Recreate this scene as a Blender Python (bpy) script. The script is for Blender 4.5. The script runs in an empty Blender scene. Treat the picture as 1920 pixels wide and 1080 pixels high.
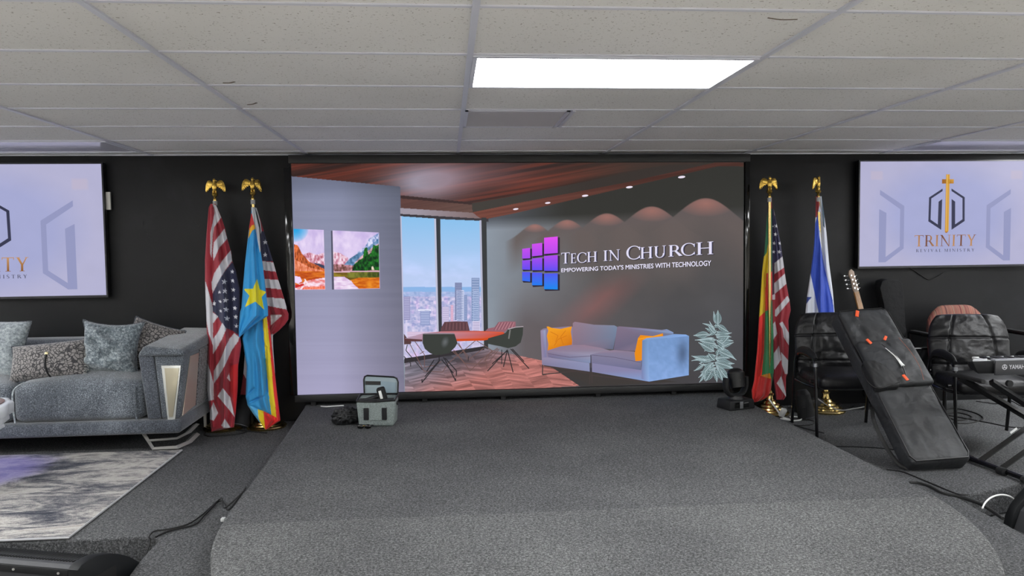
import bpy, bmesh, math, random
import numpy as np
from mathutils import Vector, Matrix
random.seed(7)
rng = np.random.RandomState(5)
SC = bpy.context.scene
COL = SC.collection
R = math.radians
PI = math.pi

# ---------------------------------------------------------------- camera
EZ = 1.57                       # eye height above the room floor
FPX = 1426.65                   # focal length in pixels of a 1920 wide frame
YAW, PITCH, ROLL = R(4.8828), R(3.0429), R(-0.7321)
_F = Vector((math.sin(YAW)*math.cos(PITCH), math.cos(YAW)*math.cos(PITCH), -math.sin(PITCH)))
_R0 = Vector((math.cos(YAW), -math.sin(YAW), 0))
_U0 = _R0.cross(_F)
_R = _R0*math.cos(ROLL) + _U0*math.sin(ROLL)
_U = -_R0*math.sin(ROLL) + _U0*math.cos(ROLL)
cam = bpy.data.cameras.new('camera')
camo = bpy.data.objects.new('camera', cam)
COL.objects.link(camo)
cam.sensor_width = 36.0
cam.lens = 36.0*FPX/1920.0
cam.clip_start = 0.05
m = Matrix((( _R.x, _U.x, -_F.x, 0), (_R.y, _U.y, -_F.y, 0), (_R.z, _U.z, -_F.z, EZ), (0, 0, 0, 1)))
camo.matrix_world = m
SC.camera = camo

def at_y(px, py, Y):            # point of the photograph's pixel on the plane y = Y
    d = _F + _R*((px-960)/FPX) + _U*((540-py)/FPX)
    d = d*(Y/d.y)
    return Vector((d.x, Y, d.z+EZ))
def at_z(px, py, Z):
    d = _F + _R*((px-960)/FPX) + _U*((540-py)/FPX)
    t = (Z-EZ)/d.z
    return Vector((d.x*t, d.y*t, Z))

# ---------------------------------------------------------------- world, lights, exposure
EXPO = 0.0
LAMP = 21.0                     # brightness of the ceiling light panels
w = bpy.data.worlds.new('world'); SC.world = w; w.use_nodes = True
w.node_tree.nodes['Background'].inputs[0].default_value = (0.9, 0.93, 1.0, 1)
w.node_tree.nodes['Background'].inputs[1].default_value = 0.02
SC.view_settings.view_transform = 'Standard'
SC.view_settings.look = 'None'
SC.view_settings.exposure = EXPO
SC.view_settings.gamma = 1.0
SC.view_settings.use_curve_mapping = False

# ---------------------------------------------------------------- helpers
def lin1(c):
    c = c/255.0
    return c/12.92 if c <= 0.04045 else ((c+0.055)/1.055)**2.4
def lin(c):
    return (lin1(c[0]), lin1(c[1]), lin1(c[2]), 1.0)
def lin_np(a):
    a = np.clip(a/255.0, 0, 1)
    return np.where(a <= 0.04045, a/12.92, ((a+0.055)/1.055)**2.4)

def link(o, parent=None):
    COL.objects.link(o)
    if parent is not None:
        o.parent = parent
    return o
def finish(name, me, mat, parent, world=False, smooth=True, angle=40):
    o = bpy.data.objects.new(name, me)
    if mat is not None:
        if isinstance(mat, (list, tuple)):
            for q in mat: me.materials.append(q)
        else:
            me.materials.append(mat)
    link(o, parent)
    if world and parent is not None:
        p = parent
        Mx = Matrix.Identity(4)
        while p is not None:
            Mx = Matrix.LocRotScale(p.location, p.rotation_euler, p.scale) @ Mx if p.matrix_parent_inverse == Matrix.Identity(4) else Mx
            p = p.parent
        o.matrix_parent_inverse = Mx.inverted()
    if smooth:
        me.shade_smooth()
        try: me.set_sharp_from_angle(angle=R(angle))
        except Exception: pass
    return o
def obj(name, bm, mat, parent=None, world=False, smooth=True, angle=40):
    bmesh.ops.recalc_face_normals(bm, faces=bm.faces)
    me = bpy.data.meshes.new(name)
    bm.to_mesh(me); bm.free()
    return finish(name, me, mat, parent, world, smooth, angle)
def tag(o, label=None, cat=None, group=None, kind=None):
    if label: o['label'] = label
    if cat: o['category'] = cat
    if group: o['group'] = group
    if kind: o['kind'] = kind
    return o
def thing(name, label, cat, loc=(0, 0, 0), rz=0.0, group=None):
    o = bpy.data.objects.new(name, None)
    o.empty_display_size = 0.1
    o.location = loc; o.rotation_euler = (0, 0, rz)
    COL.objects.link(o)
    return tag(o, label, cat, group)
def struct(name, bm, mat, label=None, smooth=False):
    o = obj(name, bm, mat, None, smooth=smooth)
    return tag(o, label, None, None, 'structure')

def new(): return bmesh.new()
def xf(verts, M):
    for v in verts: v.co = M @ v.co
def box(bm, c, s, bevel=0.0, seg=2, M=None):
    r = bmesh.ops.create_cube(bm, size=1.0)
    vs = r['verts']
    for v in vs: v.co = Vector((v.co.x*s[0], v.co.y*s[1], v.co.z*s[2]))
    if bevel > 0:
        es = list({e for v in vs for e in v.link_edges})
        b = bmesh.ops.bevel(bm, geom=es, offset=min(bevel, min(s)*0.49), segments=seg, affect='EDGES', profile=0.5)
        vs = list({v for f in b['faces'] for v in f.verts} | {v for v in vs if v.is_valid})
    for v in vs: v.co += Vector(c)
    if M is not None: xf(vs, M)
    return vs
def bx(bm, x0, x1, y0, y1, z0, z1, bevel=0.0, seg=2, M=None):
    return box(bm, ((x0+x1)/2, (y0+y1)/2, (z0+z1)/2), (abs(x1-x0), abs(y1-y0), abs(z1-z0)), bevel, seg, M)
def rot_to(d):
    d = Vector(d).normalized()
    return d.to_track_quat('Z', 'Y').to_matrix().to_4x4()
def cyl(bm, a, b, r0, r1=None, seg=20, cap=True):
    a = Vector(a); b = Vector(b)
    r1 = r0 if r1 is None else r1
    L = (b-a).length
    r = bmesh.ops.create_cone(bm, cap_ends=cap, segments=seg, radius1=r0, radius2=r1, depth=L)
    xf(r['verts'], Matrix.Translation((a+b)/2) @ rot_to(b-a))
    return r['verts']
def sph(bm, c, s, seg=20, M=None):
    r = bmesh.ops.create_uvsphere(bm, u_segments=seg, v_segments=max(8, seg//2), radius=1.0)
    for v in r['verts']: v.co = Vector((v.co.x*s[0]+c[0], v.co.y*s[1]+c[1], v.co.z*s[2]+c[2]))
    if M is not None: xf(r['verts'], M)
    return r['verts']
def lathe(bm, prof, c=(0, 0, 0), seg=40, fn=None):
    rings = []
    for (r, z) in prof:
        ring = []
        for k in range(seg):
            a = 2*PI*k/seg
            rr = r*(fn(a, z) if fn else 1)
            ring.append(bm.verts.new((c[0]+rr*math.cos(a), c[1]+rr*math.sin(a), c[2]+z)))
        rings.append(ring)
    for i in range(len(rings)-1):
        for k in range(seg):
            k2 = (k+1) % seg
            bm.faces.new((rings[i][k], rings[i][k2], rings[i+1][k2], rings[i+1][k]))
    bm.faces.new(list(reversed(rings[0]))); bm.faces.new(rings[-1])
def smoothpath(pts, n=6):
    P = [Vector(p) for p in pts]
    if len(P) < 3: return P
    out = []
    for i in range(len(P)-1):
        p0 = P[max(i-1, 0)]; p1 = P[i]; p2 = P[i+1]; p3 = P[min(i+2, len(P)-1)]
        for k in range(n):
            t = k/n
            out.append(0.5*((2*p1)+(-p0+p2)*t+(2*p0-5*p1+4*p2-p3)*t*t+(-p0+3*p1-3*p2+p3)*t**3))
    out.append(P[-1])
    return out
def tube(bm, pts, r, seg=10, n=6, sx=1.0, sy=1.0, up=None, smooth=True, taper=None):
    P = smoothpath(pts, n) if smooth else [Vector(p) for p in pts]
    rings = []
    prev = None
    for i, p in enumerate(P):
        t = (P[min(i+1, len(P)-1)] - P[max(i-1, 0)]).normalized()
        if prev is None:
            u = Vector(up) if up else (Vector((0, 0, 1)) if abs(t.z) < 0.9 else Vector((1, 0, 0)))
        else:
            u = prev
        s = t.cross(u)
        if s.length < 1e-6: s = t.cross(Vector((0, 1, 0)))
        s.normalize(); u = s.cross(t).normalized(); prev = u
        rr = r*(taper(i/(len(P)-1)) if taper else 1)
        rings.append([bm.verts.new(p + s*(rr*sx*math.cos(2*PI*k/seg)) + u*(rr*sy*math.sin(2*PI*k/seg))) for k in range(seg)])
    for i in range(len(rings)-1):
        for k in range(seg):
            k2 = (k+1) % seg
            bm.faces.new((rings[i][k], rings[i][k2], rings[i+1][k2], rings[i+1][k]))
    bm.faces.new(list(reversed(rings[0]))); bm.faces.new(rings[-1])
def prism(bm, pts, h, M=None, bevel=0.0, seg=2):
    """pts: 2D outline (x,y) extruded 0..h along z, then M"""
    vs = [bm.verts.new((p[0], p[1], 0)) for p in pts]
    f = bm.faces.new(vs)
    r = bmesh.ops.extrude_face_region(bm, geom=[f])
    top = [v for v in r['geom'] if isinstance(v, bmesh.types.BMVert)]
    for v in top: v.co.z += h
    allv = vs+top
    if bevel > 0:
        es = list({e for v in allv for e in v.link_edges if abs(e.verts[0].co.z-e.verts[1].co.z) < 1e-9})
        b = bmesh.ops.bevel(bm, geom=es, offset=bevel, segments=seg, affect='EDGES', profile=0.5, clamp_overlap=True)
        allv = list({v for f2 in b['faces'] for v in f2.verts} | {v for v in allv if v.is_valid})
    if M is not None: xf(allv, M)
    return allv
MXZ = Matrix(((1, 0, 0, 0), (0, 0, 1, 0), (0, 1, 0, 0), (0, 0, 0, 1)))   # (x,y,h) -> (x,h,y)

# ---------------------------------------------------------------- materials
MATS = {}
def mat(name, col, rough=0.6, metal=0.0, **kw):
    if name in MATS: return MATS[name]
    mt = bpy.data.materials.new(name); mt.use_nodes = True
    b = mt.node_tree.nodes['Principled BSDF']
    b.inputs['Base Color'].default_value = lin(col)
    b.inputs['Roughness'].default_value = rough
    b.inputs['Metallic'].default_value = metal
    for k, v in kw.items():
        b.inputs[k.replace('_', ' ')].default_value = v
    MATS[name] = mt
    return mt
class NT:
    def __init__(s, mt):
        s.mt = mt; s.t = mt.node_tree; s.b = s.t.nodes['Principled BSDF']
        s.tc = s.n('ShaderNodeTexCoord'); s.co = s.tc.outputs['Object']
    def n(s, k, **kw):
        q = s.t.nodes.new(k)
        for a, v in kw.items(): setattr(q, a, v)
        return q
    def l(s, a, b): s.t.links.new(a, b)
    def mapping(s, sc=(1, 1, 1), rot=(0, 0, 0), src=None):
        q = s.n('ShaderNodeMapping'); q.inputs['Scale'].default_value = sc; q.inputs['Rotation'].default_value = rot
        s.l(src or s.co, q.inputs['Vector']); return q.outputs[0]
    def noise(s, scale, detail=3, rough=0.5, vec=None, dist=0.0):
        q = s.n('ShaderNodeTexNoise'); q.inputs['Scale'].default_value = scale
        q.inputs['Detail'].default_value = detail; q.inputs['Roughness'].default_value = rough
        q.inputs['Distortion'].default_value = dist
        s.l(vec or s.co, q.inputs['Vector']); return q.outputs['Fac']
    def voro(s, scale, feature='F1', vec=None, out='Distance'):
        q = s.n('ShaderNodeTexVoronoi', feature=feature); q.inputs['Scale'].default_value = scale
        s.l(vec or s.co, q.inputs['Vector']); return q.outputs[out]
    def ramp(s, fac, stops, interp='LINEAR'):
        q = s.n('ShaderNodeValToRGB'); e = q.color_ramp.elements; q.color_ramp.interpolation = interp
        while len(e) < len(stops): e.new(0.5)
        for k, (p, c) in enumerate(stops):
            e[k].position = p; e[k].color = lin(c) if len(c) == 3 else c
        s.l(fac, q.inputs[0]); return q.outputs[0]
    def mix(s, fac, a, b, mode='MIX'):
        q = s.n('ShaderNodeMix', data_type='RGBA', blend_type=mode)
        if isinstance(fac, float): q.inputs[0].default_value = fac
        else: s.l(fac, q.inputs[0])
        for i, v in ((6, a), (7, b)):
            if isinstance(v, tuple): q.inputs[i].default_value = lin(v)
            else: s.l(v, q.inputs[i])
        return q.outputs[2]
    def bump(s, h, strength=0.3, dist=0.01):
        q = s.n('ShaderNodeBump'); q.inputs['Strength'].default_value = strength; q.inputs['Distance'].default_value = dist
        s.l(h, q.inputs['Height']); s.l(q.outputs[0], s.b.inputs['Normal'])
    def base(s, c): s.l(c, s.b.inputs['Base Color'])

def carpet_mat(name, dark, mid, light, sc=150, seam=None):
    mt = mat(name, mid, 0.95, Specular_IOR_Level=0.15)
    t = NT(mt)
    a = t.noise(sc, 3, 0.7)
    b = t.noise(sc*0.45, 3, 0.6, dist=0.4)
    q = t.n('ShaderNodeMath', operation='ADD'); t.l(a, q.inputs[0]); t.l(b, q.inputs[1])
    h = t.n('ShaderNodeMath', operation='MULTIPLY'); t.l(q.outputs[0], h.inputs[0]); h.inputs[1].default_value = 0.5
    c = t.ramp(h.outputs[0], [(0.36, dark), (0.5, mid), (0.64, light)])
    big = t.noise(0.9, 3, 0.6)
    bigc = t.ramp(big, [(0.3, (205, 205, 208)), (0.7, (255, 255, 255))])
    c = t.mix(1.0, c, bigc, 'MULTIPLY')
    if seam:        # a second, paler length of carpet joined in front of the line through two points
        (xa, ya), (xb, yb) = seam
        sp = t.n('ShaderNodeSeparateXYZ'); t.l(t.co, sp.inputs[0])
        k = (yb-ya)/(xb-xa)
        q1 = t.n('ShaderNodeMath', operation='MULTIPLY_ADD'); t.l(sp.outputs[0], q1.inputs[0]); q1.inputs[1].default_value = k; q1.inputs[2].default_value = ya-k*xa
        q2 = t.n('ShaderNodeMath', operation='LESS_THAN'); t.l(sp.outputs[1], q2.inputs[0]); t.l(q1.outputs[0], q2.inputs[1])
        c2 = t.mix(1.0, c, (243, 243, 243), 'MULTIPLY'); c = t.mix(1.0, c, (222, 222, 224), 'MULTIPLY')
        c = t.mix(q2.outputs[0], c, c2)
    t.base(c)
    t.bump(h.outputs[0], 0.5, 0.006)
    return mt
_s1 = at_z(420, 984, 0.305); _s2 = at_z(1500, 940, 0.305)
M_CARPET = carpet_mat('carpet', (52, 53, 52), (98, 99, 99), (156, 157, 157), 210, ((_s1.x, _s1.y), (_s2.x, _s2.y)))
M_CARPETD = carpet_mat('side_carpet', (43, 44, 45), (82, 83, 84), (130, 131, 132), 210)

def ceil_mat():
    mt = mat('ceiling_tile', (228, 227, 226), 0.95, Specular_IOR_Level=0.1); t = NT(mt)
    v = t.mapping((1, 1.0, 1))
    a = t.noise(95, 2, 0.5, v, 0.6)
    c = t.ramp(a, [(0.31, (166, 163, 158)), (0.36, (228, 227, 226))])
    big = t.ramp(t.noise(0.7, 2), [(0.3, (238, 238, 236)), (0.7, (255, 255, 255))])
    t.base(t.mix(1.0, c, big, 'MULTIPLY'))
    return mt
M_CEIL = ceil_mat()
M_GRID = mat('white_grid_metal', (200, 202, 212), 0.45)
def wall_mat():
    mt = mat('black_wall_paint', (24, 25, 27), 0.5, Specular_IOR_Level=0.25); t = NT(mt)
    a = t.noise(1.6, 5, 0.62, dist=0.3)
    t.base(t.ramp(a, [(0.3, (10, 11, 13)), (0.55, (15, 16, 18)), (0.75, (30, 31, 34))]))
    b = t.n('ShaderNodeMapRange'); t.l(a, b.inputs[0]); b.inputs[3].default_value = 0.55; b.inputs[4].default_value = 0.38
    t.l(b.outputs[0], t.b.inputs['Roughness'])
    t.bump(t.noise(60, 2), 0.08, 0.002)
    return mt
M_WALL = wall_mat()
M_ROOM = mat('painted_wall_white', (232, 231, 228), 0.8)  # unseen room walls, made white to bounce light onto the ceiling
M_BLACK = mat('black_plastic', (13, 13, 15), 0.45, Specular_IOR_Level=.4)
M_BLACKM = mat('matte_black_plastic', (17, 18, 20), 0.7, Specular_IOR_Level=.35)
M_GLOSS = mat('glossy_black', (14, 15, 15), 0.06)
M_CHROME = mat('chrome', (205, 205, 205), 0.15, 1.0)
M_STEEL = mat('brushed_steel', (190, 188, 184), 0.38, 0.55)
M_WHITE = mat('white_plastic', (215, 217, 215), 0.5)
M_RUB = mat('black_rubber', (9, 9, 10), 0.7)
def gold_mat():
    mt = mat('brass', (196, 162, 78), 0.25, 1.0); t = NT(mt)
    t.bump(t.noise(90, 3), 0.35, 0.004); return mt
M_GOLD = gold_mat()
M_GOLDP = mat('polished_brass', (198, 174, 112), 0.2, 1.0)

def emit_vcol(name, strength=1.0, add_surface=True):
    mt = bpy.data.materials.new(name); mt.use_nodes = True
    b = mt.node_tree.nodes['Principled BSDF']
    a = mt.node_tree.nodes.new('ShaderNodeVertexColor'); a.layer_name = 'Col'
    mt.node_tree.links.new(a.outputs[0], b.inputs['Emission Color'])
    b.inputs['Emission Strength'].default_value = strength
    b.inputs['Base Color'].default_value = (0.002, 0.002, 0.002, 1)
    b.inputs['Roughness'].default_value = 0.45
    b.inputs['Specular IOR Level'].default_value = 0.1
    return mt
M_LED = emit_vcol('lit_screen', 2.0**(-EXPO))
def cloth_vcol(name):
    mt = bpy.data.materials.new(name); mt.use_nodes = True
    b = mt.node_tree.nodes['Principled BSDF']
    a = mt.node_tree.nodes.new('ShaderNodeVertexColor'); a.layer_name = 'Col'
    mt.node_tree.links.new(a.outputs[0], b.inputs['Base Color'])
    b.inputs['Roughness'].default_value = 0.7
    b.inputs['Sheen Weight'].default_value = 0.15
    t = NT(mt); t.bump(t.noise(25, 3), 0.25, 0.01)
    return mt
M_FLAG = cloth_vcol('flag_nylon')

# ---------------------------------------------------------------- painting helpers (numpy)
def inpoly(px, py, poly):
    ins = np.zeros(px.shape, bool)
    n = len(poly)
    for i in range(n):
        x0, y0 = poly[i]; x1, y1 = poly[(i+1) % n]
        if y0 == y1: continue
        c = ((y0 > py) != (y1 > py)) & (px < (x1-x0)*(py-y0)/(y1-y0)+x0)
        ins ^= c
    return ins
_ng = {}
def vnoise(x, y, seed=0):
    if seed not in _ng: _ng[seed] = np.random.RandomState(seed+100).rand(257, 257)
    g = _ng[seed]
    xi = np.floor(x).astype(int); yi = np.floor(y).astype(int)
    fx = x-xi; fy = y-yi
    fx = fx*fx*(3-2*fx); fy = fy*fy*(3-2*fy)
    xi %= 256; yi %= 256
    return (g[yi, xi]*(1-fx)+g[yi, xi+1]*fx)*(1-fy)+(g[yi+1, xi]*(1-fx)+g[yi+1, xi+1]*fx)*fy
def fbm(x, y, seed=0, o=4):
    s = 0; a = 0.5; t = 0
    for k in range(o):
        s = s+a*vnoise(x*2**k, y*2**k, seed+k); t += a; a *= 0.5
    return s/t
def star_pts(cx, cy, r, rot=0.0, inner=0.4, n=5):
    return [(cx+(r if k % 2 == 0 else r*inner)*math.sin(rot+PI*k/n), cy-(r if k % 2 == 0 else r*inner)*math.cos(rot+PI*k/n)) for k in range(2*n)]
# ---------------------------------------------------------------- the room
WY = 6.374                      # back wall
CZ = EZ+0.78                    # ceiling
PZ = 0.16                       # side platform
SZ = 0.305                      # central stage
X0, X1, YB = -6.2, 7.0, -7.2
bm = new(); bx(bm, X0, X1, 1.6, WY+0.1, -0.1, 0.0); struct('floor', bm, M_CARPETD)
bm = new(); bx(bm, X0, X1, YB, 1.6, -0.1, 0.0); struct('floor', bm, mat('pale_bounce_floor', (214, 208, 198), 0.5))  # unseen floor, added in a pale tone to bounce light up to the ceiling
bm = new(); bx(bm, X0-0.1, X1+0.1, WY, WY+0.12, 0, CZ+0.1); struct('wall_back', bm, M_WALL)
bm = new(); bx(bm, X0-0.1, X0, YB, WY, 0, CZ+0.1); struct('wall_left', bm, M_ROOM)
bm = new(); bx(bm, X1, X1+0.1, YB, WY, 0, CZ+0.1); struct('wall_right', bm, M_ROOM)
bm = new(); bx(bm, X0, X1, YB-0.1, YB, 0, CZ+0.1); struct('wall_front', bm, M_ROOM)
bm = new(); bx(bm, X0, X1, YB, WY, CZ, CZ+0.06); struct('ceiling', bm, M_CEIL)
# suspended ceiling grid
GX, GY, TW, TD = 0.108, 2.4944, 1.219, 0.6096
bm = new()
i0 = math.ceil((X0-GX)/TW); i1 = math.floor((X1-GX)/TW)
for i in range(i0, i1+1):
    bx(bm, GX+i*TW-0.0125, GX+i*TW+0.0125, YB, WY, CZ-0.008, CZ+0.002)
j0 = math.ceil((YB-GY)/TD); j1 = math.floor((WY-GY)/TD)
for j in range(j0, j1+1):
    bx(bm, X0, X1, GY+j*TD-0.009, GY+j*TD+0.009, CZ-0.0055, CZ+0.002)
bx(bm, X0, X1, WY-0.022, WY, CZ-0.009, CZ)
struct('trim_1', bm, M_GRID)
# tile damage: small chipped cracks
bm = new()
def crack(px0, py0, px1, py1, wdt=0.006):
    a = at_z(px0, py0, CZ); b = at_z(px1, py1, CZ); mid = (a+b)/2+Vector((0.0, 0.012, 0))
    tube(bm, [a+Vector((0, 0, -0.001)), mid+Vector((0, 0, -0.001)), b+Vector((0, 0, -0.001))], wdt, 6, 4, sy=0.3)
crack(418, 155, 440, 153); crack(464, 196, 481, 192.5); crack(1440, 33, 1495, 36, 0.004)
o = obj('ceiling_crack', bm, mat('tile_crack', (105, 92, 78), 0.9)); tag(o, None, None, None, 'structure')

# side platform with the rounded apron (room floor level + 0.16)
cx, hw, cy, dp = 0.67, 2.10, 3.62, 2.35
outline = [(X0, WY), (X0, 3.855), (-1.47, 3.855)]
n = 64
for k in range(n+1):
    a = PI + PI*k/n
    outline.append((cx+hw*math.cos(a)*1.0, cy+0.1+dp*math.sin(a)) )
outline[3] = (-1.43, 3.82)
outline += [(2.80, 3.93), (3.35, 4.11), (X1, 4.25), (X1, WY)]
bm = new(); prism(bm, outline, PZ, bevel=0.012)
struct('side_platform', bm, M_CARPETD, 'lower grey carpeted platform at both sides of the stage')
# central stage
outl = [(-1.185, WY), (-1.165, 6.2), (-1.09, 4.6), (-1.07, 3.9)]
cx2, hw2, cy2, dp2 = 0.675, 1.745, 3.7, 1.95
for k in range(0, n+1):
    a = PI + PI*k/n
    outl.append((cx2+hw2*math.cos(a), cy2+dp2*math.sin(a)*0.92))
outl += [(2.40, 4.4), (2.39, 5.2), (2.40, 5.9), (2.41, WY)]
bm = new(); prism(bm, outl, SZ-PZ, Matrix.Translation((0, 0, PZ)), bevel=0.012)
struct('stage', bm, M_CARPET, 'raised grey carpeted stage with a rounded front')
# dark gap behind stage under the led wall is wall itself
# stray riser end showing white wood at the stage side
def strip(side):
    pts_ = [p for p in outl if 2.72 < p[1] < 3.02 and (p[0]-cx2)*side > 0]
    bm = new(); prev_ = None
    for (x_, y_) in pts_:
        d_ = Vector((x_-cx2, y_-cy2, 0)).normalized()*0.003
        a_ = bm.verts.new((x_+d_.x, y_+d_.y, PZ+0.03)); b_ = bm.verts.new((x_+d_.x, y_+d_.y, SZ-0.03))
        if prev_: bm.faces.new((prev_[0], a_, b_, prev_[1]))
        prev_ = (a_, b_)
    return bm
o = obj('trim_2', strip(-1), M_WHITE); tag(o, None, None, None, 'structure')

# ceiling light panels
M_LAMP = bpy.data.materials.new('lit_diffuser'); M_LAMP.use_nodes = True
_b = M_LAMP.node_tree.nodes['Principled BSDF']
_b.inputs['Emission Color'].default_value = (0.97, 0.985, 1.0, 1); _b.inputs['Emission Strength'].default_value = LAMP
_b.inputs['Base Color'].default_value = (0.8, 0.8, 0.8, 1)
M_DIFF = mat('unlit_diffuser', (222, 222, 232), 0.12)
def light_panel(i, j, label, lit=True, group='ceiling light panels'):
    x0 = GX+i*TW+0.0125; x1 = GX+(i+1)*TW-0.0125; y0 = GY+j*TD+0.009; y1 = GY+(j+1)*TD-0.009
    t = thing('ceiling_light', label, 'ceiling light', ((x0+x1)/2, (y0+y1)/2, CZ), 0, group)
    W = (x1-x0)/2; D = (y1-y0)/2
    bm = new()
    for a, b, c, d in ((-W, W, -D, -D+0.018), (-W, W, D-0.018, D), (-W, -W+0.018, -D+0.018, D-0.018), (W-0.018, W, -D+0.018, D-0.018)):
        bx(bm, a, b, c, d, -0.012, 0.0)
    obj('frame', bm, M_GRID, t, smooth=False)
    bm = new(); bx(bm, -W+0.018, W-0.018, -D+0.018, D-0.018, -0.008, 0.0)
    obj('diffuser', bm, M_LAMP if lit else M_DIFF, t, smooth=False)
light_panel(0, 1, 'bright lit rectangular ceiling light panel above the stage', group=None)
for i in (-3, 0, 3):
    for j in (1, -3, -7, -11, -15):
        if i == 0 and j == 1: continue
        if GY+j*TD < YB or (j > 0 and i == 0): continue
        light_panel(i, j, 'lit rectangular ceiling light panel added outside the view to brighten the side walls')
for i in (-5, 4):  # extra panels added out of view, so the side walls bounce more light
    for j in (-1, 1, 3, 5):
        light_panel(i, j, 'lit rectangular ceiling light panel added outside the view to brighten the side walls')
light_panel(-3, 5, 'unlit ceiling light panel near the left television', False, None)
light_panel(3, 5, 'unlit ceiling light panel above the right television', False, None)
# return air vent
vt = thing('air_vent', 'square grey return air vent in the ceiling behind the lit panel', 'vent', (GX+0.31, GY+3.5*TD, CZ))
bm = new(); W, D = 0.30, 0.29
for a, b, c, d in ((-W, W, -D, -D+0.02), (-W, W, D-0.02, D), (-W, -W+0.02, -D, D), (W-0.02, W, -D, D)):
    bx(bm, a, b, c, d, -0.010, 0.0)
bx(bm, W+0.012, W+0.03, -D, D, -0.010, 0)
obj('frame', bm, M_GRID, vt, smooth=False)
bm = new()
for k in range(28):
    y = -D+0.025+k*(2*D-0.05)/27
    bx(bm, -W+0.02, W-0.02, y-0.004, y+0.004, -0.007, -0.001)
obj('louvre', bm, mat('vent_louvre', (172, 170, 176), 0.6), vt, smooth=False)
bm = new(); bx(bm, -W+0.02, W-0.02, -D+0.02, D-0.02, -0.0009, 0.0); obj('backing', bm, mat('vent_backing', (120, 118, 122), 0.9), vt, smooth=False)  # flat grey sheet closing the vent behind the louvres

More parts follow.
